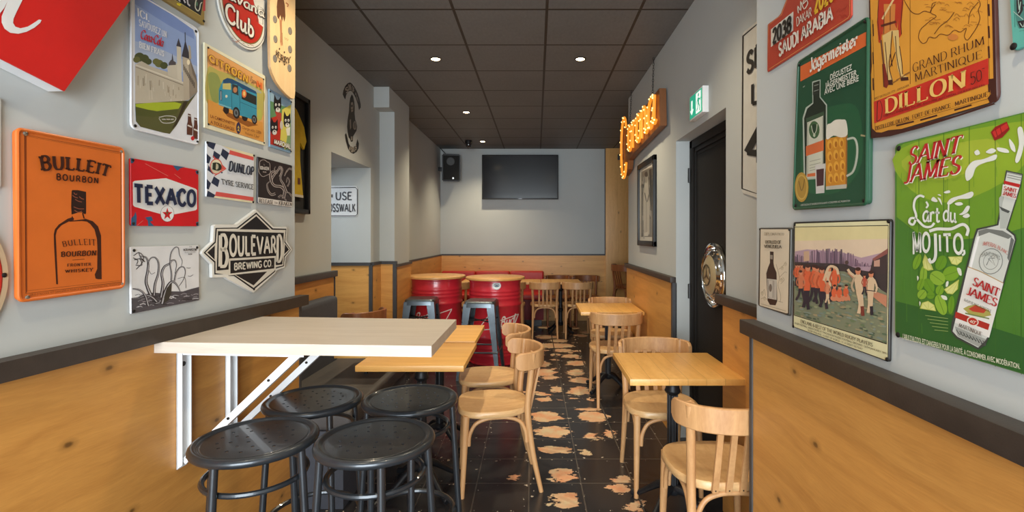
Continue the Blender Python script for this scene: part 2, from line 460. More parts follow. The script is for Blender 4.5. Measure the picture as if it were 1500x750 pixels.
# black panelled door in the right-hand wall
dm = MB(); dm.box((1.085, 2.55, 0.01), (1.13, 3.44, 2.02), DOORBLK)
door = structure(dm, 'door_1')
fr = MB()
for k, (w, d) in enumerate(((0.055, 0.0), (0.03, 0.012), (0.022, 0.022))):
    o = sum((0.055, 0.03, 0.022)[:k])
    fr.box((1.06 + d, 3.48 - o - w, 0.0), (1.10, 3.48 - o, 2.055 - o), DOORBLK, 0.004)
    fr.box((1.06 + d, 2.56, 2.055 - o - w), (1.10, 3.48 - o, 2.055 - o), DOORBLK, 0.004)
fr.build('door_frame', door)
for z in (0.45, 1.02, 1.82):
    MB().tube([(1.058, 3.47, z - 0.05), (1.058, 3.47, z + 0.05)], 0.012, BLACK, 8).build('hinge', door)
# ------------------------------------------------------------------ furniture builders
MeshB = MB
def bentwood_chair(name, label, group, wd=None, seat_wd=None, lift=0.0):
    """bistro chair, front towards +Y, origin on the floor under the seat"""
    wd = wd or BEECH; seat_wd = seat_wd or BEECH_SEAT
    t = thing(name, label, 'chair', group=group)
    class MB(MeshB):
        def build(s, *a):
            if lift: s.v = [Vector((v.x, v.y, v.z + lift)) if v.z > 0.1 else v for v in s.v]
            return MeshB.build(s, *a)
    # seat: rounded plywood with a shallow dish
    out = []
    for k in range(40):
        a = 2 * math.pi * k / 40
        c, s_ = math.cos(a), math.sin(a)
        e = 2 / 3.2
        x = math.copysign(abs(c) ** e, c) * (0.205 if s_ > 0 else 0.205 - 0.03 * abs(s_)); y = math.copysign(abs(s_) ** e, s_) * 0.20
        out.append((x, y))
    vs, fs = [], []
    for (k, z) in ((0.97, 0.425), (1.0, 0.432), (1.0, 0.452), (0.975, 0.46), (0.86, 0.46), (0.6, 0.454), (0.25, 0.450)):
        vs += [(x * k, y * k, z) for x, y in out]
    for r in range(6):
        for k in range(40): fs.append([r * 40 + k, r * 40 + (k + 1) % 40, (r + 1) * 40 + (k + 1) % 40, (r + 1) * 40 + k])
    fs.append([240 + k for k in range(40)]); fs.append(list(range(39, -1, -1)))
    MB().add(vs, fs, seat_wd, True).build('seat', t)
    for sx in (-1, 1):
        MB().tube([(sx * 0.165, 0.155, 0.435), (sx * 0.168, 0.162, 0.30), (sx * 0.175, 0.178, 0.0)], [0.019, 0.0175, 0.0125], wd, 12).build('front_leg', t)
        MB().tube(cr([(sx * 0.172, -0.252, 0.0), (sx * 0.166, -0.205, 0.22), (sx * 0.163, -0.178, 0.44), (sx * 0.168, -0.19, 0.60), (sx * 0.175, -0.204, 0.752), (sx * 0.175, -0.204, 0.757)], 5),
                  [0.0125 + 0.005 * min(1, i / 8) for i in range(25)] + [0.010], wd, 12).build('rear_leg', t)
    # curved back rail
    cl = cr([(-0.208, -0.105, 0), (-0.20, -0.165, 0), (-0.155, -0.232, 0), (-0.08, -0.27, 0), (0, -0.282, 0), (0.08, -0.27, 0), (0.155, -0.232, 0), (0.20, -0.165, 0), (0.208, -0.105, 0)], 5)
    n = len(cl); vs, fs = [], []
    for i, p in enumerate(cl):
        a = cl[max(0, i - 1)]; c = cl[min(n - 1, i + 1)]; tg = (c - a).normalized(); nn = Vector((-tg.y, tg.x, 0))
        q = min(i, n - 1 - i); hh = 0.048 * (0.55, 0.82, 0.94, 0.99)[q] if q < 4 else 0.048
        mid = 0.722
        for (dn, dz) in ((-0.010, -hh + 0.004), (-0.010, hh - 0.004), (-0.006, hh), (0.006, hh), (0.010, hh - 0.004), (0.010, -hh + 0.004), (0.006, -hh), (-0.006, -hh)):
            vs.append(p + nn * dn + Vector((0, 0, mid + dz)))
    for i in range(n - 1):
        for k in range(8): fs.append([i * 8 + k, i * 8 + (k + 1) % 8, i * 8 + 8 + (k + 1) % 8, i * 8 + 8 + k])
    fs.append(list(range(8))); fs.append([(n - 1) * 8 + k for k in range(7, -1, -1)])
    MB().add(vs, fs, wd, True).build('backrest', t)
    for x in (-0.08, -0.027, 0.027, 0.08):
        yb, yt = -0.203, -0.262
        m = MB().prism([(x - 0.012, yb - 0.005, 0.426), (x + 0.012, yb - 0.005, 0.426), (x + 0.011, yt - 0.004, 0.69), (x - 0.011, yt - 0.004, 0.69)], (0, 0.011, 0.002), wd)
        m.tube([(x, yb - 0.0045, 0.436), (x, yb - 0.008, 0.436)], 0.003, SCREWM, 8)
        m.build('slat', t)
    r = 0.0105
    def arch(a, b, ins):
        a, b = Vector(a), Vector(b); d = b - a
        pts = [a, a + Vector((0, 0, 0.06)) + d * 0.02, a + Vector((0, 0, 0.115)) + d * 0.12, a + Vector((0, 0, 0.138)) + d * 0.3, a + Vector((0, 0, 0.142)) + d * 0.5]
        q = [b - d * 0.0 + (p - a) - 2 * d * ((p - a).dot(d) / d.length_squared) for p in pts[:-1]][::-1]
        return MB().tube(cr(pts + q, 4), r, wd, 10)
    arch((-0.146, 0.168, 0.275), (0.146, 0.168, 0.275), 0).build('front_brace', t)
    arch((-0.146, -0.188, 0.275), (0.146, -0.188, 0.275), 0).build('rear_brace', t)
    for sx in (-1, 1): arch((sx * 0.168, 0.142, 0.275), (sx * 0.164, -0.172, 0.275), 0).build('side_brace', t)
    return t

def perforated_stool(name, label, group):
    t = thing(name, label, 'stool', group=group)
    # pressed seat with a pattern of real holes
    hole = []
    for (rr, nn, ph) in ((0.032, 4, 0.4), (0.068, 9, 0.1), (0.104, 15, 0.0)):
        for k in range(nn): a = 2 * math.pi * k / nn + ph; hole.append((rr * math.cos(a), rr * math.sin(a)))
    outer = [Vector((0.146 * math.cos(2 * math.pi * k / 48), 0.146 * math.sin(2 * math.pi * k / 48), 0)) for k in range(48)]
    loops = [outer] + [[Vector((hx + 0.0052 * math.cos(-2 * math.pi * k / 8), hy + 0.0052 * math.sin(-2 * math.pi * k / 8), 0)) for k in range(8)] for hx, hy in hole]
    tri = tessellate_polygon(loops); allp = [p for l in loops for p in l]
    m = MB()
    def zz(p): return 0.7755
    n = len(allp)
    vs = [Vector((p.x, p.y, zz(p))) for p in allp] + [Vector((p.x, p.y, zz(p) - 0.003)) for p in allp]
    fs = [list(q) for q in tri] + [[n + i for i in reversed(q)] for q in tri]
    b = 48
    for l in loops[1:]:
        for k in range(8): fs.append([b + k, b + (k + 1) % 8, n + b + (k + 1) % 8, n + b + k])
        b += 8
    m.add(vs, fs, STOOL)
    m.lathe([(0.146, 0.7735), (0.146, 0.7755), (0.150, 0.7735), (0.155, 0.7748), (0.160, 0.779), (0.163, 0.781)], STOOL, 48, caps=False)
    so = m.build('seat', t, fix=False)
    MB().ring((0, 0, 0.768), 0.167, 0.0135, STOOL, 48, 12).build('rim', t)
    for k in range(4):
        a = math.radians(-67 + 90 * k); c, s_ = math.cos(a), math.sin(a)
        MB().tube([(0.157 * c, 0.157 * s_, 0.765), (0.205 * c, 0.205 * s_, 0.006)], 0.0115, STOOL, 12).tube([(0.2045 * c, 0.2045 * s_, 0.015), (0.205 * c, 0.205 * s_, 0.0)], 0.014, BLACK, 12).build('leg', t)
    MB().ring((0, 0, 0.668), 0.1435, 0.0085, STOOL, 40, 8).build('upper_ring', t)
    MB().ring((0, 0, 0.335), 0.1645, 0.0095, STOOL, 40, 8).build('foot_ring', t)
    return t

def bistro_table(name, label, x0, x1, y0, y1, top=BUTCHER, group=None, z=0.75):
    cx, cy = (x0 + x1) / 2, (y0 + y1) / 2
    t = thing(name, label, 'table', (cx, cy, 0), group)
    MB().box((x0 - cx, y0 - cy, z - 0.03), (x1 - cx, y1 - cy, z), top, 0.003).build('table_top', t)
    prof = [(0.03, 0.10), (0.042, 0.115), (0.042, 0.13), (0.026, 0.145), (0.024, 0.30), (0.036, 0.31), (0.036, 0.325), (0.040, 0.335), (0.036, 0.345), (0.026, 0.355), (0.0235, 0.60), (0.036, 0.61), (0.040, 0.62), (0.034, 0.635), (0.034, 0.65), (0.026, 0.66), (0.03, z - 0.035)]
    c = MB().lathe(prof, IRON, 24)
    for k in range(10):     # fluting
        a = 2 * math.pi * k / 10
        for (za, zb) in ((0.15, 0.30), (0.36, 0.60)): c.tube([(0.0235 * math.cos(a), 0.0235 * math.sin(a), za), (0.0235 * math.cos(a), 0.0235 * math.sin(a), zb)], 0.0045, IRON, 6)
    c.box((-0.13, -0.02, z - 0.036), (0.13, 0.02, z - 0.03), IRON).box((-0.02, -0.13, z - 0.036), (0.02, 0.13, z - 0.03), IRON)
    c.build('column', t)
    for k in range(4):
        a = math.pi / 4 + k * math.pi / 2
        p = [(0.02, 0.13), (0.07, 0.125), (0.13, 0.085), (0.19, 0.04), (0.225, 0.024), (0.245, 0.018)]
        MB().tube(cr([(q * math.cos(a), q * math.sin(a), zz) for q, zz in p], 4), [0.024, 0.024, 0.023, 0.022, 0.021, 0.02, 0.019, 0.018, 0.017, 0.016, 0.016, 0.015, 0.015, 0.015, 0.016, 0.017, 0.018, 0.018, 0.019, 0.019, 0.016], IRON, 10).build('foot', t)
    return t

def metal_stool(name, label, group):
    t = thing(name, label, 'stool', group=group)
    s = 0.15
    def sq(h, r, n=5):
        pts = []
        for (cx, cy, a0) in ((h - r, h - r, 0), (-h + r, h - r, 90), (-h + r, -h + r, 180), (h - r, -h + r, 270)):
            for k in range(n + 1): a = math.radians(a0 + 90 * k / n); pts.append((cx + r * math.cos(a), cy + r * math.sin(a)))
        return pts
    vs, fs = [], []; prof = [(0.155, 0.04, 0.70), (0.152, 0.04, 0.735), (0.148, 0.04, 0.752), (0.138, 0.035, 0.76), (0.118, 0.03, 0.757), (0.02, 0.018, 0.754)]
    nn = len(sq(1, .1))
    for h, r, z in prof: vs += [(x, y, z) for x, y in sq(h, r)]
    for i in range(len(prof) - 1):
        for k in range(nn): fs.append([i * nn + k, i * nn + (k + 1) % nn, (i + 1) * nn + (k + 1) % nn, (i + 1) * nn + k])
    m = MB().add(vs, fs, GUN, True)
    m.lathe([(0.021, 0.745), (0.021, 0.7545)], BLACK, 16)
    m.build('seat', t)
    for sx in (-1, 1):
        for sy in (-1, 1):
            # pressed L-section leg that narrows towards the foot
            def sec(z, o, w, th=0.014):
                X, Y = sx * o, sy * o
                return [(X, Y, z), (X - sx * w, Y, z), (X - sx * w, Y - sy * th, z), (X - sx * th * 1.6, Y - sy * th, z), (X - sx * th, Y - sy * th * 1.6, z), (X - sx * th, Y - sy * w, z), (X, Y - sy * w, z)]
            lv = sec(0.735, 0.151, 0.078) + sec(0.40, 0.178, 0.052) + sec(0.0, 0.212, 0.030)
            lf = [[i * 7 + k, i * 7 + (k + 1) % 7, i * 7 + 7 + (k + 1) % 7, i * 7 + 7 + k] for i in range(2) for k in range(7)] + [list(range(7)), list(range(20, 13, -1))]
            MB().add(lv, lf, GUN).build('leg', t)
    o = 0.190
    for (a, b) in (((-o, -o), (o, -o)), ((o, -o), (o, o)), ((o, o), (-o, o)), ((-o, o), (-o, -o))):
        MB().tube([(a[0], a[1], 0.27), (b[0], b[1], 0.27)], 0.009, GUN, 8).build('stretcher', t)
    for s1 in (-1, 1): pass
    c = MB(); c.tube([(-0.165, -0.165, 0.56), (0.165, 0.165, 0.56)], 0.007, GUN, 8); c.tube([(0.165, -0.165, 0.553), (-0.165, 0.165, 0.553)], 0.007, GUN, 8); c.build('cross_brace', t)
    return t

def drum_table(name, label, x, y, group):
    t = thing(name, label, 'barrel table', (x, y, 0), group)
    prof = [(0.285, 0.0), (0.298, 0.004), (0.298, 0.014), (0.288, 0.022)]
    def rib(z, h, d): return [(0.288, z - h), (0.288 + d * 0.75, z - h * 0.45), (0.288 + d, z), (0.288 + d * 0.75, z + h * 0.45), (0.288, z + h)]
    for z in (0.10, 0.14, 0.18): prof += rib(z, 0.016, 0.005)
    prof += rib(0.295, 0.024, 0.014) + rib(0.645, 0.024, 0.014)
    for z in (0.72, 0.76, 0.80): prof += rib(z, 0.016, 0.005)
    prof += [(0.288, 0.895), (0.298, 0.900), (0.298, 0.912), (0.285, 0.915)]
    MB().lathe(prof, RED_DRUM, 64).build('drum', t)
    MB().lathe([(0.0, 0.9152), (0.322, 0.9152), (0.333, 0.92), (0.335, 0.93), (0.333, 0.941), (0.325, 0.945), (0.0, 0.945)], wood('drum_top', (222, 170, 104), (176, 122, 62), (9, 1.2, 9), 2.0, 0.4, spread=0.8), 64).build('table_top', t)
    return t

# ------------------------------------------------------------------ furniture placed
def place(o, x, y, deg, z=0.0, label=None, group=None, first=False):
    c = o if first else copy_tree(o)
    c.location = (x, y, z); c.rotation_euler = (0, 0, math.radians(deg))
    if label: c['label'] = label
    if group: c['group'] = group
    return c

# wall-mounted high table on two white brackets
tt = thing('wall_table', 'pale wood high table top fixed to the left wall on white folding brackets', 'table', (-0.8, 1.9, 0), world=True)
a, b_, c_, d_ = lp(1.66, 0.021, 0), Vector((-0.335, 1.60, 0)), Vector((-0.337, 2.11, 0)), lp(2.19, 0.021, 0)
tp = MB().prism([v + Vector((0, 0, 1.014)) for v in (a, b_, c_, d_)], (0, 0, 0.036), OAK_TOP)
tp.build('table_top', tt)
for yb in (1.775, 2.02):
    m = MB()
    perp = nl
    def bp(off, side, z): return lp(yb, off, z) + dl * side
    def bar(p0, p1, w, th, nrm):
        p0, p1 = Vector(p0), Vector(p1); n_ = Vector(nrm).normalized(); u = (p1 - p0).cross(n_).normalized() * w
        m.prism([p0 - u, p1 - u, p1 + u, p0 + u], n_ * th, WHITE_METAL)
    # wall channel: back plate and two flanges
    bar(bp(0.021, 0, 0.585), bp(0.021, 0, 1.012), 0.022, 0.004, perp)
    for sd in (-0.022, 0.019):
        m.prism([bp(0.021, sd, 0.585), bp(0.042, sd, 0.60), bp(0.042, sd, 1.012), bp(0.021, sd, 1.012)], dl * 0.003, WHITE_METAL)
    # top channel under the board, diagonal strut
    for sd in (-0.018, 0.015):
        m.prism([bp(0.021, sd, 0.985), bp(0.48, sd, 0.985), bp(0.48, sd, 1.012), bp(0.021, sd, 1.012)], dl * 0.003, WHITE_METAL)
    m.prism([bp(0.021, -0.018, 1.008), bp(0.48, -0.018, 1.008), bp(0.48, 0.018, 1.008), bp(0.021, 0.018, 1.008)], (0, 0, 0.004), WHITE_METAL)
    br = m.build('bracket', tt)
    m = MB()
    m.prism([bp(0.03, -0.011, 0.615), bp(0.45, -0.011, 1.008), bp(0.47, -0.011, 0.99), bp(0.045, -0.011, 0.60)], dl * 0.02, WHITE_METAL)
    for f in (0.04, 0.4, 0.75):
        q = bp(0.036 + 0.42 * f, -0.0115, 0.61 + 0.388 * f); m.tube([q, q - dl * 0.003], 0.005, SCREWM, 8)
    m.build('strut', br)
    q = bp(0.025, 0, 0.95); MB().tube([q, q + perp * 0.006], 0.0085, SCREWM, 12).build('bolt', br)

g = 'perforated black stools around the high wall table'
st = perforated_stool('perforated_stool', 'black perforated metal stool nearest the left wall, at front edge of the high table', g)
place(st, -0.868, 1.555, -35, first=True)
place(st, -0.497, 1.55, 0, label='black perforated metal stool in the front pair, under the free corner of the high table')
place(st, -0.854, 1.925, 20, label='black perforated metal stool in the rear pair, beside the dark grey bench')
place(st, -0.486, 1.935, -8, label='black perforated metal stool in the rear pair, beside the near bentwood chair')

g = 'small square cafe tables with iron columns'
bistro_table('bistro_table', 'square butcher-block table just behind the high wall table', -0.91, -0.365, 2.515, 3.055, BUTCHER_X, g)
bistro_table('bistro_table', 'square butcher-block table between the high table and the metal stools', -0.925, -0.38, 3.10, 3.67, BUTCHER_X, g)
bistro_table('bistro_table', 'square butcher-block table in front of the black door', 0.425, 0.952, 2.28, 2.80, BUTCHER, g)
bistro_table('bistro_table', 'square butcher-block table against the right wall panelling, farther one', 0.38, 0.925, 4.30, 4.88, BUTCHER, g)
g2 = 'row of tables along the red bench'
bistro_table('bistro_table', 'wooden table at the right end of the red bench row', 0.068, 0.63, 7.05, 7.6, BUTCHER, g2)
bistro_table('bistro_table', 'wooden table in the red bench row, behind the right barrel', -0.505, 0.060, 7.05, 7.6, BUTCHER, g2)
bistro_table('bistro_table', 'wooden table in the red bench row, showing between the two barrels', -1.08, -0.515, 7.05, 7.6, BUTCHER, g2)

g = 'beech bentwood chairs'
ch = bentwood_chair('bentwood_chair', 'near beech bentwood chair in the aisle beside the black stools', g)
place(ch, -0.25, 2.88, 99, first=True)
place(ch, -0.33, 3.43, 97, label='second beech bentwood chair in the aisle, in front of the right barrel')
place(ch, 0.75, 2.11, 2, label='beech bentwood chair at the right front corner, cut off by the wall end')
place(ch, 0.705, 2.865, 181, label='beech bentwood chair facing the viewer behind the nearest right table')
place(ch, 0.665, 4.335, 2, label='beech bentwood chair with its back to the viewer at the farther right table')
place(ch, 0.735, 4.945, 178, label='beech bentwood chair behind the farther right table, only its back rail clear')
place(ch, 0.115, 7.08, 0, label='beech bentwood chair seen from behind beside the right barrel, at the bench row')
place(ch, 0.57, 7.08, 0, label='beech bentwood chair seen from behind at the right end of the bench row')
place(ch, -0.365, 7.08, 0, label='beech bentwood chair hidden behind the right barrel but for one post')
place(ch, -1.14, 7.08, 0, label='beech bentwood chair mostly hidden behind the left barrel')
gw = 'brown bentwood chairs'
cw = bentwood_chair('bentwood_chair', 'brown bentwood chair against the back wall next to the red bench', gw, WALNUT, WALNUT)
place(cw, 0.345, 7.86, 180, first=True)
place(cw, 0.785, 7.86, 180, label='brown bentwood chair against the back wall, nearer the tall pine board')
place(bentwood_chair('bar_chair', 'tall brown bentwood bar chair beyond the end of the right wall', None, WALNUT, WALNUT, 0.215), 1.40, 7.45, -65, first=True)
place(cw, -1.60, 4.36, 62, label='brown bentwood chair in the side passage by the dark bench')

# benches
bt = thing('upholstered_bench', 'dark grey upholstered bench along the left wall behind the high table', 'bench', (-1.25, 3.2, 0), world=True)
MB().box((-1.50, 2.57, 0.40), (-0.95, 3.83, 0.50), GREY_SEAT, 0.025, seg=3).build('seat', bt)
bk = MB(); bk.box((-1.555, 2.57, 0.44), (-1.46, 3.70, 0.965), SLATE_SEAT, 0.035, seg=3); bk.build('backrest', bt)
MB().box((-1.53, 2.57, 0.0), (-0.99, 3.80, 0.40), SLATE_SEAT, 0.004).build('base', bt)
m = MB(); m.box((-1.26, 3.12, 0.64), (-0.98, 3.60, 0.668), BUTCHER_X, 0.003); m.tube([(-1.2, 3.55, 0.50), (-1.2, 3.55, 0.645)], 0.012, IRON); m.tube([(-1.04, 3.55, 0.50), (-1.04, 3.55, 0.645)], 0.012, IRON); m.tube([(-1.12, 3.3, 0.50), (-1.12, 3.3, 0.645)], 0.012, IRON); m.build('arm_shelf', bt)
rb = thing('red_bench', 'red upholstered bench against the back wall below the television', 'bench', (-0.7, 8.0, 0), world=True)
MB().box((-1.55, 7.74, 0.42), (0.12, 8.22, 0.50), RED_SEAT, 0.02, seg=3).build('seat', rb)
for k in range(3):
    MB().box((-1.55 + 0.557 * k, 8.17, 0.46), (-1.55 + 0.557 * (k + 1) - 0.004, 8.30, 0.83), RED_SEAT, 0.03, seg=3).build('backrest', rb)
MB().box((-1.55, 7.78, 0.10), (0.11, 8.25, 0.42), plain('dark_red_base', (120, 34, 40), 0.6), 0.004).build('base', rb)
MB().box((-1.52, 7.82, 0.0), (0.08, 8.25, 0.10), BLACK).build('plinth', rb)

# drums and metal stools
gd = 'red drum tables'
dr1 = drum_table('barrel_table', 'red steel drum table with round wooden top, left one by the pillar', -1.165, 5.86, gd)
dr2 = drum_table('barrel_table', 'red steel drum table with round wooden top and white sticker, right one', -0.468, 5.69, gd)
gs = 'gunmetal high stools by the drums'
ms = metal_stool('metal_stool', 'square gunmetal stool in front of the left red drum', gs)
place(ms, -1.195, 5.22, 2, first=True)
place(ms, -0.555, 5.05, -4, label='square gunmetal stool in front of the right red drum, in the aisle')
# ------------------------------------------------------------------ lettering
GL = {
 'A': (.86, [((0,0),(.43,1)), ((.43,1),(.86,0)), ((.15,.36),(.71,.36))]),
 'B': (.66, [((.08,0),(.08,1)), ('c',(.08,1),(.42,1),(.6,.78),(.42,.54),(.08,.54)), ('c',(.08,.54),(.46,.54),(.66,.27),(.46,0),(.08,0))]),
 'C': (.74, [('c',(.72,.80),(.58,.96),(.38,1),(.14,.84),(.04,.5),(.14,.16),(.38,0),(.6,.05),(.73,.22))]),
 'D': (.76, [((.08,0),(.08,1)), ('c',(.08,1),(.4,1),(.66,.82),(.74,.5),(.66,.18),(.4,0),(.08,0))]),
 'E': (.62, [((.08,0),(.08,1)), ((.08,1),(.6,1)), ((.08,.52),(.5,.52)), ((.08,0),(.62,0))]),
 'F': (.6, [((.08,0),(.08,1)), ((.08,1),(.6,1)), ((.08,.52),(.48,.52))]),
 'G': (.8, [('c',(.72,.82),(.58,.96),(.38,1),(.14,.84),(.04,.5),(.14,.16),(.38,0),(.6,.04),(.74,.16)), ((.74,.1),(.74,.44)), ((.5,.44),(.8,.44))]),
 'H': (.78, [((.08,0),(.08,1)), ((.7,0),(.7,1)), ((.08,.52),(.7,.52))]),
 'I': (.16, [((.08,0),(.08,1))]),
 'J': (.44, [('c',(.36,1),(.36,.5),(.35,.14),(.2,0),(.02,.06))]),
 'K': (.74, [((.08,0),(.08,1)), ((.66,1),(.1,.42)), ((.26,.56),(.72,0))]),
 'L': (.58, [((.08,0),(.08,1)), ((.08,0),(.58,0))]),
 'M': (.98, [((.08,0),(.12,1)), ((.12,1),(.49,.1)), ((.49,.1),(.86,1)), ((.86,1),(.9,0))]),
 'N': (.78, [((.08,0),(.08,1)), ((.08,1),(.7,0)), ((.7,0),(.7,1))]),
 'O': (.8, [('o',(.4,1),(.12,.85),(.03,.5),(.12,.15),(.4,0),(.68,.15),(.77,.5),(.68,.85))]),
 'P': (.62, [((.08,0),(.08,1)), ('c',(.08,1),(.44,1),(.62,.75),(.44,.48),(.08,.48))]),
 'Q': (.8, [('o',(.4,1),(.12,.85),(.03,.5),(.12,.15),(.4,0),(.68,.15),(.77,.5),(.68,.85)), ((.44,.2),(.82,-.14))]),
 'R': (.7, [((.08,0),(.08,1)), ('c',(.08,1),(.44,1),(.6,.76),(.44,.5),(.08,.5)), ((.36,.5),(.7,0))]),
 'S': (.6, [('c',(.55,.83),(.42,.97),(.24,.98),(.08,.82),(.12,.62),(.32,.5),(.53,.37),(.56,.16),(.4,.01),(.2,.02),(.04,.18))]),
 'T': (.7, [((.35,0),(.35,1)), ((0,1),(.7,1))]),
 'U': (.76, [('c',(.08,1),(.08,.35),(.2,.05),(.38,0),(.56,.05),(.68,.35),(.68,1))]),
 'V': (.82, [((0,1),(.41,0)), ((.41,0),(.82,1))]),
 'W': (1.1, [((0,1),(.29,0)), ((.29,0),(.55,.95)), ((.55,.95),(.81,0)), ((.81,0),(1.1,1))]),
 'X': (.78, [((0,1),(.78,0)), ((.76,1),(.02,0))]),
 'Y': (.78, [((0,1),(.39,.48)), ((.78,1),(.39,.48)), ((.39,.48),(.39,0))]),
 'Z': (.7, [((.04,1),(.68,1)), ((.68,1),(.02,0)), ((.02,0),(.7,0))]),
 '&': (.8, [('c',(.78,.1),(.3,.62),(.24,.86),(.36,.99),(.5,.86),(.44,.66),(.12,.4),(.06,.16),(.24,0),(.52,.12),(.74,.5))]),
 '.': (.16, [((.08,0),(.08,.06))]), ',': (.16, [((.1,.06),(.04,-.14))]), '-': (.36, [((.04,.4),(.32,.4))]),
 "'": (.12, [((.06,1),(.04,.76))]), '°': (.2, [('o',(.1,1),(.02,.92),(.1,.84),(.18,.92))]),
 '0': (.6, [('o',(.3,1),(.08,.82),(.04,.5),(.08,.18),(.3,0),(.52,.18),(.56,.5),(.52,.82))]),
 '2': (.58, [('c',(.05,.78),(.14,.95),(.32,1),(.5,.86),(.48,.62),(.04,.02)), ((.04,0),(.58,0))]),
 '3': (.56, [('c',(.05,.85),(.26,1),(.48,.82),(.38,.58),(.2,.53)), ('c',(.2,.53),(.46,.46),(.54,.24),(.38,.02),(.18,0),(.03,.14))]),
 '4': (.62, [((.46,0),(.46,1)), ((.46,1),(.02,.28)), ((.02,.28),(.62,.28))]),
 '5': (.56, [((.12,1),(.5,1)), ((.12,1),(.09,.56)), ('c',(.09,.56),(.28,.64),(.5,.5),(.52,.24),(.36,.02),(.16,0),(.03,.12))]),
 '7': (.56, [((.02,1),(.56,1)), ((.56,1),(.2,0))]),
 '8': (.58, [('o',(.29,1),(.1,.88),(.12,.66),(.29,.53),(.46,.66),(.48,.88)), ('o',(.29,.53),(.07,.4),(.07,.14),(.29,0),(.51,.14),(.51,.4))]),
 'a': (.5, [('c',(.46,.52),(.26,.6),(.06,.42),(.06,.16),(.2,.02),(.38,.16),(.46,.56)), ('c',(.46,.58),(.43,.2),(.47,.04),(.56,.08))]),
 'b': (.5, [((.08,1),(.08,.04)), ('c',(.08,.42),(.26,.6),(.46,.42),(.44,.14),(.24,0),(.08,.1))]),
 'c': (.42, [('c',(.42,.46),(.28,.6),(.1,.5),(.05,.28),(.14,.05),(.3,.02),(.44,.14))]),
 'd': (.52, [('c',(.44,.5),(.26,.6),(.06,.4),(.08,.12),(.24,.02),(.44,.16)), ('c',(.48,1),(.45,.4),(.46,.06),(.56,.06))]),
 'e': (.44, [('c',(.06,.3),(.34,.36),(.4,.5),(.24,.6),(.07,.42),(.07,.16),(.22,.01),(.42,.14))]),
 'g': (.5, [('c',(.42,.52),(.24,.6),(.06,.42),(.08,.16),(.24,.06),(.42,.2)), ('c',(.44,.58),(.44,-.1),(.3,-.3),(.06,-.22))]),
 'i': (.2, [('c',(.08,.58),(.08,.14),(.14,.02),(.22,.06)), ((.09,.76),(.1,.84))]),
 'l': (.22, [('c',(.1,1),(.08,.3),(.1,.06),(.22,.06))]),
 'm': (.76, [((.06,.58),(.06,0)), ('c',(.06,.4),(.22,.6),(.32,.46),(.32,0)), ('c',(.32,.4),(.48,.6),(.6,.46),(.6,.12),(.66,.02),(.76,.08))]),
 'n': (.52, [((.06,.58),(.06,0)), ('c',(.06,.4),(.24,.6),(.38,.46),(.38,.12),(.44,.02),(.52,.08))]),
 'o': (.48, [('o',(.25,.6),(.07,.46),(.07,.14),(.25,0),(.43,.14),(.43,.46))]),
 'p': (.5, [((.08,.58),(.06,-.32)), ('c',(.08,.42),(.26,.6),(.46,.42),(.44,.14),(.24,0),(.08,.1))]),
 'r': (.36, [((.07,.58),(.07,0)), ('c',(.07,.38),(.18,.57),(.36,.54))]),
 's': (.38, [('c',(.36,.5),(.22,.6),(.07,.48),(.2,.32),(.36,.16),(.2,0),(.04,.1))]),
 't': (.34, [('c',(.14,.86),(.13,.16),(.2,.02),(.34,.08)), ((0,.58),(.32,.58))]),
 'u': (.54, [('c',(.07,.58),(.07,.14),(.2,.01),(.4,.18)), ('c',(.42,.58),(.42,.12),(.48,.02),(.56,.08))]),
 'v': (.46, [((.03,.58),(.22,0)), ((.22,0),(.44,.6))]),
 'y': (.48, [((.05,.58),(.24,.04)), ('c',(.46,.58),(.24,0),(.12,-.28),(.0,-.26))]),
}
def ribbon2(pts, width, closed=False, nib=None):
    """2D polyline to quads; width a number, or a list; nib=(thick, thin, angle)"""
    P = [Vector((p[0], p[1])) for p in pts]; n = len(P); vs = []; fs = []
    for i in range(n):
        a = P[(i - 1) % n] if closed or i > 0 else P[i]; c = P[(i + 1) % n] if closed or i < n - 1 else P[i]
        t = (c - a)
        if t.length < 1e-9: t = Vector((1, 0))
        t.normalize(); nn = Vector((-t.y, t.x))
        if nib: w = nib[1] + (nib[0] - nib[1]) * abs(math.sin(math.atan2(t.y, t.x) - nib[2])) ** 1.3
        else: w = width[i] if isinstance(width, list) else width
        vs += [P[i] + nn * w / 2, P[i] - nn * w / 2]
    for i in range(n if closed else n - 1):
        j = (i + 1) % n; fs.append([2 * i, 2 * i + 1, 2 * j + 1, 2 * j])
    return vs, fs
def smooth2(pts, n=5, closed=False): return [(p.x, p.y) for p in cr([(p[0], p[1], 0) for p in pts], n, closed)]
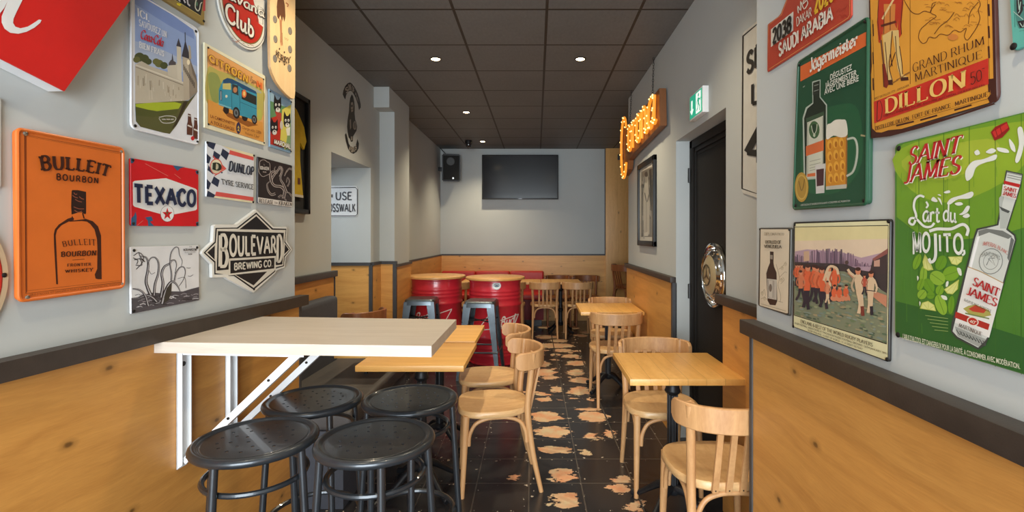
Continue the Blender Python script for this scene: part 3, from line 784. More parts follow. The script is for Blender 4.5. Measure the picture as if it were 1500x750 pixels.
def pen_text(s, thick=.16, thin=.05, ang=0.0, serif=0.0, gap=.12, shear=0.0):
    vs, fs = [], []; x = 0.0
    def emit(v, f):
        b = len(vs); vs.extend([(q[0] + x + shear * q[1], q[1]) for q in v]); fs.extend([[b + i for i in q] for q in f])
    for c in s:
        if c == ' ': x += .36; continue
        um = False
        if c in 'äÄ': um = True; c = 'a' if c == 'ä' else 'A'
        base = {'É': 'E', 'È': 'E', 'Ë': 'E', 'Á': 'A', 'À': 'A'}.get(c)
        acc = c if base else None; c = base or c
        if c not in GL: c = c.upper() if c.upper() in GL else 'I'
        w, strokes = GL[c]
        for st in strokes:
            if st[0] in ('c', 'o'): emit(*ribbon2(smooth2(st[1:], 5, st[0] == 'o'), 0, st[0] == 'o', (thick, thin, ang)))
            else:
                emit(*ribbon2(st, 0, False, (thick, thin, ang)))
                if serif:
                    (xa, ya), (xb, yb) = st
                    if abs(yb - ya) > .5 * abs(xb - xa):
                        for (xe, ye) in ((xa, ya), (xb, yb)):
                            if ye in (0, 1) and not (c in 'AMVWN' and (xe, ye) in ((.43, 1), (.41, 0), (.29, 0), (.81, 0), (.55, .95))):
                                y0, y1 = (0, thin * 1.1) if ye == 0 else (1 - thin * 1.1, 1)
                                emit([(xe - serif, y0), (xe + serif, y0), (xe + serif, y1), (xe - serif, y1)], [[0, 1, 2, 3]])
                    elif abs(yb - ya) < .01 and c in 'EFTLZ' and ya in (0, 1):
                        for xe in ((xa, xb) if c == 'T' else (xb,)):
                            d = -.16 if ya == 1 else .16
                            emit([(xe - thin * .6, ya), (xe + thin * .6, ya), (xe + thin * .6, ya + d), (xe - thin * .6, ya + d)], [[0, 1, 2, 3]])
        if um:
            for q in (.14, .34): emit([(q, .72), (q + .08, .72), (q + .08, .82), (q, .82)], [[0, 1, 2, 3]])
        if acc in ('É', 'Á'): emit(*ribbon2(((.3, 1.06), (.46, 1.22)), thin * 1.6))
        if acc in ('È', 'À'): emit(*ribbon2(((.46, 1.06), (.3, 1.22)), thin * 1.6))
        if acc == 'Ë':
            for q in (.14, .38): emit([(q, 1.07), (q + .1, 1.07), (q + .1, 1.18), (q, 1.18)], [[0, 1, 2, 3]])
        x += w + gap
    x -= gap
    return vs, fs, 0.0, max(x, .01), 0.0, 1.0
_fcache = {}
def sans_text(s, bold=0.0, space=1.0):
    k = (s, bold, space)
    if k in _fcache: return _fcache[k]
    def mesh_of(t):
        cu = bpy.data.curves.new('tmp', 'FONT'); cu.body = t; cu.offset = bold; cu.resolution_u = 3; cu.space_character = space
        o = bpy.data.objects.new('tmp', cu); COL.objects.link(o)
        dg = bpy.context.evaluated_depsgraph_get(); me = bpy.data.meshes.new_from_object(o.evaluated_get(dg))
        vs = [(v.co.x, v.co.y) for v in me.vertices]; fs = [list(p.vertices) for p in me.polygons]
        bpy.data.objects.remove(o); bpy.data.curves.remove(cu); bpy.data.meshes.remove(me)
        return vs, fs
    hv, _ = mesh_of('H'); y0, y1 = min(v[1] for v in hv), max(v[1] for v in hv)
    vs, fs = mesh_of(s)
    _fcache[k] = (vs, fs, min(v[0] for v in vs), max(v[0] for v in vs), y0, y1)
    return _fcache[k]
STYLES = {
 'serif': dict(thick=.17, thin=.055, serif=.13, gap=.2),
 'slab': dict(thick=.26, thin=.13, serif=.19, gap=.26),
 'bookface': dict(thick=.12, thin=.035, serif=.10, gap=.17),
 'italic': dict(thick=.15, thin=.045, serif=.10, gap=.16, shear=.2),
 'script': dict(thick=.13, thin=.045, ang=.7, gap=.0, shear=.3),
 'brush': dict(thick=.12, thin=.085, ang=.5, gap=.08),
 'black': dict(thick=.17, thin=.05, ang=.75, gap=.06),
 'heavy': dict(thick=.25, thin=.20, gap=.17),
 'round': dict(thick=.15, thin=.14, gap=.10),
}

# ------------------------------------------------------------------ things on the walls
CAM = Vector((0, 0, EYE))
def ray(px, py): return Vector(((px - CX) / F, 1.0, -(py - CY) / F))
class Plane:
    def __init__(s, p, n): s.p = Vector(p); s.n = Vector(n).normalized()
    def at(s, px, py, off=0.0):
        d = ray(px, py); t = ((s.p - CAM).dot(s.n) + off) / d.dot(s.n); return CAM + d * t
WALL_L = Plane((wl(2.53), 2.53, 0), nl)
WALL_R = Plane((0.79, 0, 0), (-1, 0, 0))
WALL_RM = Plane((0.97, 0, 0), (-1, 0, 0))
WALL_LM = Plane((-1.58, 0, 0), (1, 0, 0))
WALL_N = Plane((0, 4.78, 0), (0, -1, 0))
class Drum:
    def __init__(s, x, y, r): s.c = Vector((x, y)); s.r = r; s.n = None
    def at(s, px, py, off=0.0):
        d = ray(px, py); r = s.r + off; o = Vector((0, 0)) - s.c; dd = Vector((d.x, d.y))
        A = dd.dot(dd); B = 2 * o.dot(dd); C_ = o.dot(o) - r * r; D = max(0.0, B * B - 4 * A * C_)
        return CAM + d * ((-B - math.sqrt(D)) / (2 * A))
class Art:
    """print or lettering on a surface; points are read off the photograph and laid on the sign's own plane"""
    def __init__(s, pl, off):
        s.pl = pl; s.off = off; s.mb = MB(); s.k = 0; s.split = None; s.s, s.ox, s.oy = 1.0, 0.0, 0.0
    def T(s, sc, ox, oy): s.s, s.ox, s.oy = sc, ox, oy; return s
    def p(s, x, y): return s.pl.at(s.ox + x / s.s, s.oy + y / s.s, s.off + 0.0003 + s.k * 0.000006)
    def poly(s, pts, c, smooth=0):
        s.k += 1
        if smooth: pts = smooth2(pts, smooth, True)
        P = [Vector((x, y, 0)) for x, y in pts]
        s.mb.add([s.p(x, y) for x, y in pts], [list(t) for t in tessellate_polygon([P])], ink(c) if isinstance(c, tuple) else c); return s
    def line(s, pts, w, c, smooth=0, closed=False, taper=None):
        s.k += 1
        if smooth: pts = smooth2(pts, smooth, closed)
        if taper: n = len(pts); w = [w * (taper[0] + (taper[1] - taper[0]) * i / (n - 1)) for i in range(n)]
        if isinstance(s.pl, Drum):
            q = []
            for i in range(len(pts) - 1):
                for k in range(12): q.append((pts[i][0] + (pts[i + 1][0] - pts[i][0]) * k / 12, pts[i][1] + (pts[i + 1][1] - pts[i][1]) * k / 12))
            pts = q + [pts[-1]]
        vs, fs = ribbon2(pts, w, closed)
        s.mb.add([s.p(v[0], v[1]) for v in vs], fs, ink(c) if isinstance(c, tuple) else c); return s
    def oval(s, x, y, rx, ry, c, rot=0.0, n=20):
        a = math.radians(rot)
        return s.poly([(x + rx * math.cos(q) * math.cos(a) - ry * math.sin(q) * math.sin(a), y + rx * math.cos(q) * math.sin(a) + ry * math.sin(q) * math.cos(a)) for q in [2 * math.pi * k / n for k in range(n)]], c)
    def text(s, t, quad, c, style='sans', bold=0.0, arc=0.0, space=1.0, **kw):
        """quad: top-left, top-right, bottom-right, bottom-left of the capitals"""
        s.k += 1
        if s.split is not None: s.mb = s.split.setdefault(t, MB())     # each line of lettering is a part of its own
        if style == 'sans': vs, fs, x0, x1, y0, y1 = sans_text(t, bold, space)
        else:
            o = dict(STYLES[style]); o.update(kw); vs, fs, x0, x1, y0, y1 = pen_text(t, **o)
            if o.get('shear'): x1 += o['shear'] * .5
        tl, tr, br, bl = [s.p(*q) for q in quad]
        out = []
        for v in vs:
            u = (v[0] - x0) / (x1 - x0); w = (v[1] - y0) / (y1 - y0)
            if arc: w += arc * 4 * u * (1 - u)
            if isinstance(s.pl, Drum):
                (ax, ay), (bx, by), (cx_, cy_), (dx, dy) = quad
                out.append(s.p((dx * (1 - u) + cx_ * u) * (1 - w) + (ax * (1 - u) + bx * u) * w, (dy * (1 - u) + cy_ * u) * (1 - w) + (ay * (1 - u) + by * u) * w)); continue
            out.append((bl * (1 - u) + br * u) * (1 - w) + (tl * (1 - u) + tr * u) * w)
        s.mb.add(out, fs, ink(c) if isinstance(c, tuple) else c); return s
    def disc(s, c, r, mat, n=48, r0=None):
        """true circle (metres) on the plane round point c (y, z) given in the plane"""
        s.k += 1
        u = s.pl.n.cross(Vector((0, 0, 1))).normalized(); o = s.pl.p + s.pl.n * 0; base = c + s.pl.n * (s.off + 0.0003 + s.k * 0.000006)
        vs = [base + (u * math.cos(2 * math.pi * k / n) + Vector((0, 0, 1)) * math.sin(2 * math.pi * k / n)) * r for k in range(n)]
        s.mb.add(vs, [list(range(n))], ink(mat) if isinstance(mat, tuple) else mat); return s
    def build(s, name, parent): return s.mb.build(name, parent, fix=False)
def round_corners(P, r, n=4):
    out = []
    for i in range(len(P)):
        a, b, c = P[i - 1], P[i], P[(i + 1) % len(P)]
        u, w = (a - b), (c - b); k = min(r, u.length * .45, w.length * .45); u = u.normalized() * k; w = w.normalized() * k
        for j in range(n + 1):
            t = j / n; out.append(b + u * (1 - t) ** 2 + w * t ** 2)
    return out
class Sign:
    """a tin sign: plate with rolled edge, printed art, lettering and screws"""
    def __init__(s, label, cat, pl, corners, face, d=0.006, rad=0.012, gap=0.002, edge=None, rim=0.0, name='tin_sign', rimmat=None, group=None):
        s.pl, s.d = pl, d + gap
        P = [pl.at(x, y, s.d) for x, y in corners]
        c = sum(P, Vector()) / len(P); c = c - pl.n * s.d
        s.root = thing(name, label, cat, tuple(c), group, world=True)
        fm = ink(face) if isinstance(face, tuple) else face
        R = round_corners(P, rad) if rad else P
        m = MB(); em = edge or fm; n = len(R)
        k = 0.0015; cc = sum(R, Vector()) / n
        R2 = [q + (cc - q).normalized() * k for q in R]
        m.add(R2, [list(t) for t in tessellate_polygon([R2])], fm)
        vs = R2 + [q - pl.n * 0.0015 for q in R] + [q - pl.n * d for q in R]
        m.add(vs, [[i, (i + 1) % n, n + (i + 1) % n, n + i] for i in range(n)] + [[n + i, n + (i + 1) % n, 2 * n + (i + 1) % n, 2 * n + i] for i in range(n)], em)
        m.add(vs[2 * n:], [list(reversed(t)) for t in tessellate_polygon([vs[2 * n:]])], em)
        m.build('plate', s.root)
        if rim:
            MB().tube([q - pl.n * rim * 0.2 for q in R], rim, rimmat or em, 8, closed=True).build('rim', s.root)
        s.art = Art(pl, s.d); s.txt = Art(pl, s.d); s.txt.k = 500; s.txt.split = {'': s.txt.mb}
        s.txt.off += 0.0002
    def T(s, *a): s.art.T(*a); s.txt.T(*a); return s
    def screws(s, pts, mat=None, r=0.005):
        for x, y in pts:
            q = s.pl.at(s.art.ox + x / s.art.s, s.art.oy + y / s.art.s, s.d)
            rot = s.pl.n.to_track_quat('Z', 'Y').to_matrix()
            MB().lathe([(r, 0.0), (r, 0.0012), (r * .7, 0.0028), (0.0, 0.0034)], mat or SCREWM, 12, rot, q).build('screw', s.root)
        return s
    def done(s):
        if s.art.mb.v: s.art.build('print', s.root)
        for mb in s.txt.split.values():
            if mb.v: mb.build('lettering', s.root, fix=False)
        return s.root
# ------------------------------------------------------------------ left wall signs
gL = None
CREAM = (236, 226, 190)
# red square light box hung on its corner
c0 = WALL_L.at(94.5, 133.5, 0.049); e1 = (WALL_L.at(191, 0, 0.049) - c0).normalized(); e2 = (WALL_L.at(0, 85.5, 0.049) - c0).normalized()
sq = [c0, c0 + e1 * 0.62, c0 + e1 * 0.62 + e2 * 0.62, c0 + e2 * 0.62]
rb_ = thing('sign_box', 'red box sign with white script hung cornerwise at top left of the wall', 'sign', tuple(sum(sq, Vector()) / 4 - nl * 0.049), world=True)
MB().prism(sq, -nl * 0.004, plain('red_sign_face', (206, 34, 30), 0.35)).build('face', rb_)
MB().prism([q - nl * 0.004 for q in sq], -nl * 0.043, plain('white_sign_edge', (226, 228, 230), 0.4)).build('case', rb_)
a_ = Art(WALL_L, 0.0495).T(3.333, 0, 0)
W = (240, 240, 240)
a_.poly([(70, -80), (122, -30), (105, 10), (80, 60), (66, 92), (64, 112), (75, 130), (100, 138), (135, 130), (165, 112), (190, 95), (203, 98), (196, 112), (168, 135), (130, 155), (90, 165), (50, 160), (22, 140), (8, 110), (8, 80), (18, 55)], W)
a_.poly([(-90, 20), (-20, 45), (-4, 70), (20, 40), (40, 0), (60, -60), (20, -30), (-10, 10), (-40, 15)], W)
a_.line([(-150, 150), (-110, 100), (-80, 10), (-60, -70)], 30, W, 4)
a_.build('lettering', rb_)

# orange whiskey sign
O, DB = (222, 112, 42), (64, 30, 20)
s = Sign('large orange tin whiskey sign with a dark bottle outline', 'sign', WALL_L, [(25, 188.5), (180, 218), (181, 420), (28, 441)], O, d=0.014, rad=0.014, rim=0.005)
A = s.art
for q, w in (([(36, 197.5), (178, 223.5), (179, 413), (38, 430)], 0.9), ([(38.4, 199.6), (177, 225.4), (178, 410.8), (39.6, 426)], 0.5)): A.line(q, w, DB, closed=True)
A.line([(37.3, 198.5), (39, 428)], 1.2, (150, 66, 26))
A.T(5, 20, 300)
A.poly([(325, 582), (312, 582), (296, 300), (294, 215), (302, 180), (330, 145), (395, 102), (425, 92), (432, 60), (440, 60), (445, 92), (440, 112), (405, 122), (350, 150), (318, 185), (308, 225), (312, 300)], DB)
A.poly([(408, 118), (520, 105), (600, 140), (590, 165), (545, 125), (500, 118), (408, 124)], DB)
A.poly([(520, 100), (580, 120), (618, 158), (640, 225), (645, 545), (620, 545), (600, 540), (594, 510), (612, 470), (614, 330), (610, 250), (592, 180), (560, 140), (520, 112)], DB)
A.poly([(425, -100), (430, -108), (470, -108), (530, -95), (531, 60), (524, 70), (500, 55), (470, 60), (425, 75), (421, 10)], (46, 26, 22))
for q in ((430, -70, 470, -50), (450, -40, 500, -20), (440, 15, 515, 30), (440, -90, 465, -80), (480, -60, 515, -40), (445, 40, 500, 46)):
    A.line([(q[0], q[1]), ((q[0] + q[2]) / 2, q[1] + 14), (q[2], q[3])], 5, (150, 82, 60), 3)
A.poly([(424, 72), (470, 58), (500, 55), (515, 70), (520, 100), (440, 100)], O).line([(505, 60), (516, 100)], 10, DB)
A.line([(430, 405), (520, 398)], 3, DB)
T_ = s.txt
T_.text('BULLEIT', [(58.4, 229), (162.5, 243.5), (157.5, 259), (62, 249.5)], DB, 'slab', arc=0.28)
T_.text('BOURBON', [(83, 254.4), (144, 260.8), (143.7, 268.5), (83, 263.2)], DB, 'heavy', gap=.4)
T_.text('BULLEIT', [(91, 354), (139.5, 351), (140, 360), (93, 361.5)], DB, 'serif', arc=0.25, gap=.35)
T_.text('BOURBON', [(90, 369), (141, 367), (140, 374), (90, 376)], DB, 'slab', gap=.3)
T_.text('FRONTIER', [(99, 386.5), (133, 385), (133, 389), (99, 390.5)], DB, 'slab', gap=.4)
T_.text('WHISKEY', [(96, 395.5), (136, 392.5), (135.6, 397.5), (96, 399.5)], DB, 'slab', gap=.4)
T_.text("L'ABUS D'ALCOOL EST DANGEREUX POUR LA SANTE, A CONSOMMER AVEC MODERATION", [(41, 431), (178, 414.3), (178, 417.3), (41, 434.2)], (130, 62, 30), 'sans', 0.0)
s.screws([(39, 197), (178, 224), (180, 417), (39.5, 435)], SCREWL, 0.006).done() if False else (s.T(1, 0, 0).screws([(37, 195.5), (178.5, 222), (180, 416), (40, 436)], SCREWL, 0.006), s.done())

# petrol sign
R, NV = (212, 26, 36), (34, 44, 74)
s = Sign('red enamel petrol sign with white hexagon, red star and chipped blue corners', 'sign', WALL_L, [(191.1, 231.1), (290.8, 248.8), (291.2, 331.6), (191.9, 330.8)], R, rad=0.008).T(6.522, 185, 225)
A = s.art
A.poly([(62, 272), (80, 260), (380, 235), (660, 335), (676, 350), (676, 530), (660, 542), (420, 588), (360, 586), (80, 508), (64, 492)], (232, 232, 230))
A.oval(392, 575, 66, 78, (50, 50, 54)).oval(392, 575, 63, 75, (236, 236, 236))
A.poly([(392 + r_ * math.sin(math.pi * k / 5) * 0.84, 578 - r_ * math.cos(math.pi * k / 5)) for k, r_ in ((k, 62 if k % 2 == 0 else 25) for k in range(10))], R)
BL = (52, 96, 134)
for q in ([(40, 42), (75, 46), (80, 70), (62, 92), (42, 90)], [(445, 112), (560, 130), (515, 140), (490, 165), (465, 140)], [(660, 165), (690, 160), (690, 200), (670, 195)], [(45, 690), (47, 620), (75, 590), (88, 555), (100, 600), (96, 690)], [(180, 610), (240, 600), (255, 640), (225, 650), (265, 690), (210, 692), (205, 640)], [(665, 655), (690, 650), (690, 690), (670, 692)]): A.poly(q, BL)
A.poly([(480, 365), (515, 350), (520, 400), (495, 430), (475, 410)], (70, 110, 160))
for q in ([(180, 95), (400, 215)], [(460, 195), (520, 240)], [(100, 690), (160, 640)]): A.line(q, 3, (230, 140, 130))
s.txt.text('TEXACO', [(76, 302), (660, 360), (658, 500), (80, 467)], NV, 'heavy', thick=.30, thin=.23, gap=.24)
s.txt.text('T', [(378, 560), (404, 562), (400, 590), (384, 590)], (60, 110, 70), 'heavy')
s.screws([(62, 62), (678, 178), (676, 672), (66, 668)]).done()

# white sea monster sign
K = (48, 44, 46)
s = Sign('white tin sign with black ink drawing of long sea tentacles', 'sign', WALL_L, [(191.1, 361.5), (291.6, 359.2), (291.9, 439.7), (192.4, 460.4)], (228, 228, 230), rad=0.006).T(6.522, 185, 350)
A = s.art
A.poly([(48, 565), (110, 556), (150, 535), (260, 512), (340, 520), (430, 500), (540, 502), (610, 480), (695, 458), (696, 585), (400, 645), (50, 716)], (82, 78, 84))
random.seed(4)
for k in range(60):
    x = random.uniform(60, 660); y = 530 + random.random() * 130 * (1 - (x - 60) / 1300) - (x > 450) * 20
    A.line([(x, y), (x + random.uniform(15, 35), y - random.uniform(-2, 14)), (x + random.uniform(38, 70), y - 4)], random.uniform(2, 7), random.choice([K, (214, 212, 216), (40, 38, 42), (170, 166, 172)]), 3)
for pts, w0, w1 in (([(235, 540), (205, 470), (188, 400), (205, 300), (208, 220), (185, 175), (130, 165)], 34, 12), ([(265, 540), (275, 430), (305, 330), (308, 230), (275, 178), (228, 190), (205, 260)], 26, 8), ([(330, 560), (350, 430), (338, 330), (365, 265), (415, 235), (430, 210), (465, 205), (480, 250), (465, 330)], 30, 6), ([(430, 400), (432, 330), (418, 230), (430, 130), (470, 80), (500, 90), (508, 150), (535, 210), (525, 260)], 16, 4), ([(460, 400), (475, 330), (510, 275), (550, 270), (565, 320), (545, 390), (505, 450)], 16, 5), ([(340, 620), (370, 510), (410, 430), (450, 410), (490, 450), (515, 500)], 40, 8), ([(290, 600), (250, 560), (200, 540), (130, 560)], 30, 10), ([(210, 640), (180, 540), (130, 490), (60, 475)], 26, 12)):
    A.line(pts, 1, K, 5, taper=(w0, w1)); A.line([(x + 2, y) for x, y in pts], 1, (186, 184, 190), 5, taper=(w0 * .35, w1 * .3))
A.poly([(360, 560), (385, 470), (435, 420), (430, 520), (400, 590), (365, 610)], (60, 58, 52))
for q in ([(70, 160), (120, 130), (165, 170), (150, 230), (95, 290)], [(75, 200), (130, 190), (180, 220)], [(90, 250), (150, 250), (130, 180)], [(65, 180), (110, 205), (100, 240)], [(120, 125), (130, 165), (175, 215)]): A.line(q, 7, K, 3)
for q in ([(575, 275), (595, 280), (615, 276)], [(590, 352), (610, 358), (640, 342)], [(490, 380), (560, 370), (570, 470)], [(215, 300), (240, 335), (275, 320)]): A.line(q, 4, K, 3)
s.txt.text('KRAKEN', [(548, 95), (670, 90), (668, 112), (550, 115)], K, 'slab').text('THE', [(602, 70), (628, 69), (628, 80), (602, 81)], K, 'serif').text('BLACK SPICED', [(560, 124), (660, 120), (660, 130), (560, 134)], (120, 116, 118), 'sans').text('RUM', [(594, 140), (628, 138), (628, 150), (594, 152)], K, 'slab')
s.screws([(74, 110), (676, 82), (70, 690)]).done()

# shaped brewery sign
s = Sign('black and white diamond shaped brewery board low on the left wall', 'sign', WALL_L, [(295 + x / 5.557, 300 + y / 5.557) for x, y in ((445, 38), (590, 180), (690, 178), (700, 190), (692, 290), (738, 365), (686, 430), (680, 510), (612, 535), (605, 555), (425, 717), (215, 607), (195, 590), (88, 594), (86, 482), (3, 398), (5, 380), (92, 300), (100, 172), (115, 160), (280, 160))], (232, 230, 222), d=0.012, rad=0.004, edge=ink((206, 204, 200)))
s.T(5.557, 295, 300); A = s.art
BK, OW = (34, 34, 38), (226, 220, 206)
A.poly([(447, 62), (582, 192), (692, 195), (682, 300), (728, 365), (678, 425), (672, 500), (605, 520), (600, 545), (425, 692), (265, 580), (222, 580), (218, 565), (105, 567), (105, 470), (18, 390), (108, 300), (115, 188), (290, 185)], BK)
A.poly([(447, 76), (575, 203), (686, 205), (675, 305), (721, 365), (671, 420), (666, 493), (600, 510), (595, 538), (425, 676), (268, 568), (230, 572), (115, 556), (115, 462), (32, 389), (117, 308), (126, 196), (298, 194)], OW)
for q in ([(447, 92), (560, 203), (308, 200)], [(134, 214), (671, 228), (660, 486), (125, 536)], [(48, 388), (110, 330), (107, 447)], [(680, 318), (713, 365), (675, 402)], [(272, 568), (535, 543), (425, 656)]): A.poly(q, BK)
A.poly([(222, 438), (607, 416), (605, 530), (222, 576)], OW).poly([(236, 455), (595, 432), (593, 518), (236, 560)], BK)
L5 = dict(style='heavy', thick=.24, thin=.19, gap=.2)
s.txt.text('B', [(148, 248), (208, 250), (212, 492), (145, 502)], OW, 'heavy', thick=.3, thin=.1)
s.txt.text('OULEVAR', [(232, 250), (604, 264), (606, 390), (232, 412)], OW, **L5)
s.txt.text('D', [(618, 250), (657, 252), (657, 455), (614, 464)], OW, 'heavy', thick=.36, thin=.09)
s.txt.text('BREWING CO.', [(268, 478), (578, 450), (577, 500), (268, 530)], OW, 'heavy', gap=.22)
s.screws([(428, 688)]).done()

# tyre service sign
NB, RD = (40, 52, 78), (224, 92, 86)
s = Sign('white tin tyre service sign with navy chequered flag at left', 'sign', WALL_L, [(302.3, 206.5), (372.3, 226.2), (371.2, 297.5), (302.3, 288)], (226, 230, 236), rad=0.004).T(6.82, 295, 200)
A = s.art
A.poly([(205, 90), (525, 180), (523, 208), (285, 134)], (238, 226, 186)).poly([(285, 135), (523, 205), (521, 240), (276, 176)], RD).poly([(148, 550), (520, 606), (519, 645), (134, 592)], RD).poly([(132, 594), (519, 647), (519, 664), (124, 610)], (238, 226, 186))
for q in ([(50, 45), (145, 68), (122, 132), (66, 98)], [(126, 142), (192, 186), (164, 245), (112, 205)], [(212, 120), (278, 166), (250, 238), (192, 182)], [(52, 168), (96, 212), (76, 270), (52, 262)], [(70, 285), (100, 330), (120, 380), (62, 335)], [(125, 398), (182, 436), (164, 506), (98, 462)], [(54, 424), (96, 466), (74, 530), (52, 520)], [(64, 540), (138, 584), (124, 610), (52, 600)], [(180, 345), (215, 358), (205, 370)]): A.poly(q, NB)
A.poly([(112, 185), (252, 322), (122, 402), (140, 380), (175, 340)], RD).oval(148, 300, 63, 80, RD).oval(148, 300, 54, 70, (240, 228, 196)).poly([(160, 250), (236, 322), (165, 358)], (240, 228, 196)) .poly([(196, 285), (236, 322), (192, 340)], RD)
s.txt.text('D', [(122, 262), (190, 270), (188, 340), (120, 330)], (44, 52, 44), 'slab', thick=.34)
s.txt.text('DUNLOP', [(283, 246), (524, 308), (520, 388), (274, 340)], (44, 52, 70), 'slab', thick=.3, shear=.08)
s.txt.text('TYRE SERVICE', [(198, 424), (520, 482), (519, 530), (208, 476)], (50, 50, 58), 'slab', thick=.2, thin=.1)
s.screws([(58, 60), (524, 190), (516, 655)]).done()

# black sea monster sign
s = Sign('small black tin sign with pale tentacles over a white caption strip', 'sign', WALL_L, [(377.8, 229.3), (428, 242.5), (427.7, 303.4), (377.8, 297.5)], (46, 40, 42), rad=0.004).T(6.82, 295, 200)
A = s.art; PG = (178, 166, 160)
A.poly([(566, 606), (905, 656), (905, 704), (566, 664)], (236, 228, 220))
A.line([(585, 248), (625, 232), (655, 252), (682, 268), (686, 330), (690, 365), (650, 388), (615, 400), (590, 380), (572, 345), (580, 300)], 5, PG, 3, True)
for pts, w0, w1 in (([(820, 620), (830, 540), (790, 500), (730, 490), (700, 440), (730, 380), (770, 330), (785, 300), (800, 350), (780, 400)], 30, 12), ([(740, 570), (700, 580), (668, 540), (656, 480), (680, 450)], 26, 8), ([(850, 560), (820, 480), (790, 420), (810, 340), (800, 300)], 26, 8), ([(905, 330), (880, 320), (850, 350), (830, 395)], 18, 8), ([(860, 500), (880, 450), (860, 410), (850, 460)], 14, 6), ([(770, 610), (800, 590), (850, 640)], 20, 8), ([(700, 450), (690, 380), (715, 350), (745, 370)], 30, 14), ([(760, 370), (730, 330), (740, 300)], 14, 5), ([(905, 600), (870, 560), (830, 570)], 16, 6)):
    A.line(pts, 1, PG, 5, taper=(w0, w1)); A.line(pts, 1, (60, 52, 52), 5, taper=(w0 * .45, w1 * .3))
for k in range(10): A.line([(760 + k * 14, 640 + k * 2), (790 + k * 12, 600 + k * 3), (840 + k * 6, 560 + k * 6)], 2, (120, 110, 108), 2)
s.txt.text('THE', [(620, 276), (636, 280), (636, 292), (620, 288)], PG, 'serif').text('KRAKEN', [(588, 296), (672, 306), (672, 336), (588, 328)], (226, 220, 214), 'slab').text('RUM', [(616, 346), (648, 350), (648, 362), (616, 358)], PG, 'slab')
s.txt.text('RELEASE', [(580, 620), (716, 640), (716, 676), (578, 658)], (50, 40, 38), 'slab', thick=.2, thin=.08).text('THE', [(730, 652), (762, 657), (762, 676), (730, 672)], (50, 40, 38), 'serif').text('KRAKEN', [(776, 644), (903, 664), (901, 694), (776, 682)], (50, 40, 38), 'slab', thick=.2, thin=.08)
s.screws([(572, 214), (898, 300)]).done()

# van sign
s = Sign('cream edged tin sign with a blue delivery van on orange ground', 'sign', WALL_L, [(299.3, 61.7), (388.8, 111.2), (388.8, 213.5), (299.7, 186.9)], (238, 232, 200), rad=0.002).T(4.69, 295, 60)
A = s.art
A.poly([(40, 40), (428, 262), (430, 698), (45, 572)], (232, 170, 104))
A.poly([(42, 190), (120, 205), (250, 250), (420, 340), (428, 430), (380, 560), (60, 470)], (190, 178, 96), 4).poly([(46, 230), (110, 230), (140, 330), (120, 420), (70, 400)], (150, 160, 90), 4).poly([(230, 250), (380, 330), (410, 360), (300, 330)], (170, 176, 160), 4)
A.poly([(44, 400), (130, 440), (420, 560), (430, 690), (46, 570)], (226, 158, 74)).poly([(385, 470), (412, 480), (410, 540), (390, 530)], (186, 190, 90), 3)
A.line([(40, 40), (428, 262), (430, 698), (45, 572)], 2.5, (60, 48, 40), closed=True)
A.poly([(140, 470), (390, 578), (320, 590), (180, 520)], (150, 90, 40))
VB, VD = (62, 150, 176), (36, 84, 108)
for x, y in ((170, 474), (298, 524)): A.oval(x, y, 20, 28, (40, 34, 34), -15)
A.poly([(120, 330), (130, 312), (150, 268), (178, 256), (212, 262), (290, 300), (374, 346), (382, 362), (380, 540), (360, 545), (300, 520), (262, 512), (205, 470), (120, 440)], VB)
A.poly([(150, 268), (178, 254), (212, 262), (374, 346), (382, 366), (280, 328), (240, 296), (150, 290)], (40, 78, 118))
A.poly([(146, 292), (202, 290), (204, 336), (146, 330)], (200, 190, 120)).poly([(210, 294), (252, 306), (256, 376), (212, 356)], (54, 62, 66)).oval(232, 336, 14, 20, (190, 130, 90))
A.poly([(126, 338), (142, 340), (142, 412), (126, 404)], VD).line([(134, 345), (134, 405)], 5, (190, 200, 200)).oval(172, 380, 8, 10, (220, 220, 200)).line([(206, 300), (210, 470)], 3, VD).line([(262, 320), (266, 480)], 3, VD).line([(268, 420), (380, 466)], 3, VD).line([(118, 432), (206, 462)], 8, (130, 190, 200))
A.poly([(276, 334), (378, 382), (378, 442), (276, 398)], (44, 48, 46)).oval(294, 362, 16, 28, (226, 120, 70)).oval(294, 362, 8, 16, (240, 200, 120))
for x, y, r_ in ((240, 494, 24), (364, 540, 19)): A.oval(x, y, r_, r_ * 1.7, (44, 38, 38), -8).oval(x - 1, y, r_ * .62, r_ * 1.1, (110, 120, 124), -8).oval(x - 1, y, r_ * .3, r_ * .6, (60, 60, 62), -8)
A.oval(255, 598, 16, 40, (56, 50, 84)).poly([(246, 600), (255, 580), (264, 606), (255, 596)], (220, 190, 80)).poly([(246, 620), (255, 600), (264, 626), (255, 616)], (220, 190, 80))
ORG = (240, 170, 60)
s.txt.text('CITROËN', [(54, 92), (322, 240), (319, 290), (54, 140)], (150, 96, 40), 'heavy', thick=.3, thin=.24, gap=.2).text('CITROËN', [(56, 95), (320, 241), (317, 286), (56, 137)], (244, 186, 70), 'heavy', thick=.2, thin=.16, gap=.3)
s.txt.text('Type', [(334, 236), (376, 270), (374, 296), (334, 272)], (60, 50, 50), 'script').text('H', [(384, 272), (414, 288), (414, 330), (384, 314)], (232, 120, 60), 'heavy', thick=.36, thin=.26)
BR = (120, 60, 40)
s.txt.text('LA CAMIONNETTE', [(62, 504), (230, 562), (229, 580), (62, 526)], BR, 'sans', 0.01).text('A TOUS USAGES', [(62, 544), (226, 597), (226, 618), (62, 566)], BR, 'sans', 0.01)
s.txt.text('Charge utile 1200k', [(280, 584), (414, 622), (413, 640), (279, 602)], BR, 'sans').text('Volume 7,3m³', [(300, 622), (398, 652), (397, 668), (300, 640)], BR, 'sans')
s.screws([(46, 46), (426, 264), (48, 572), (430, 700)], r=0.004).done()

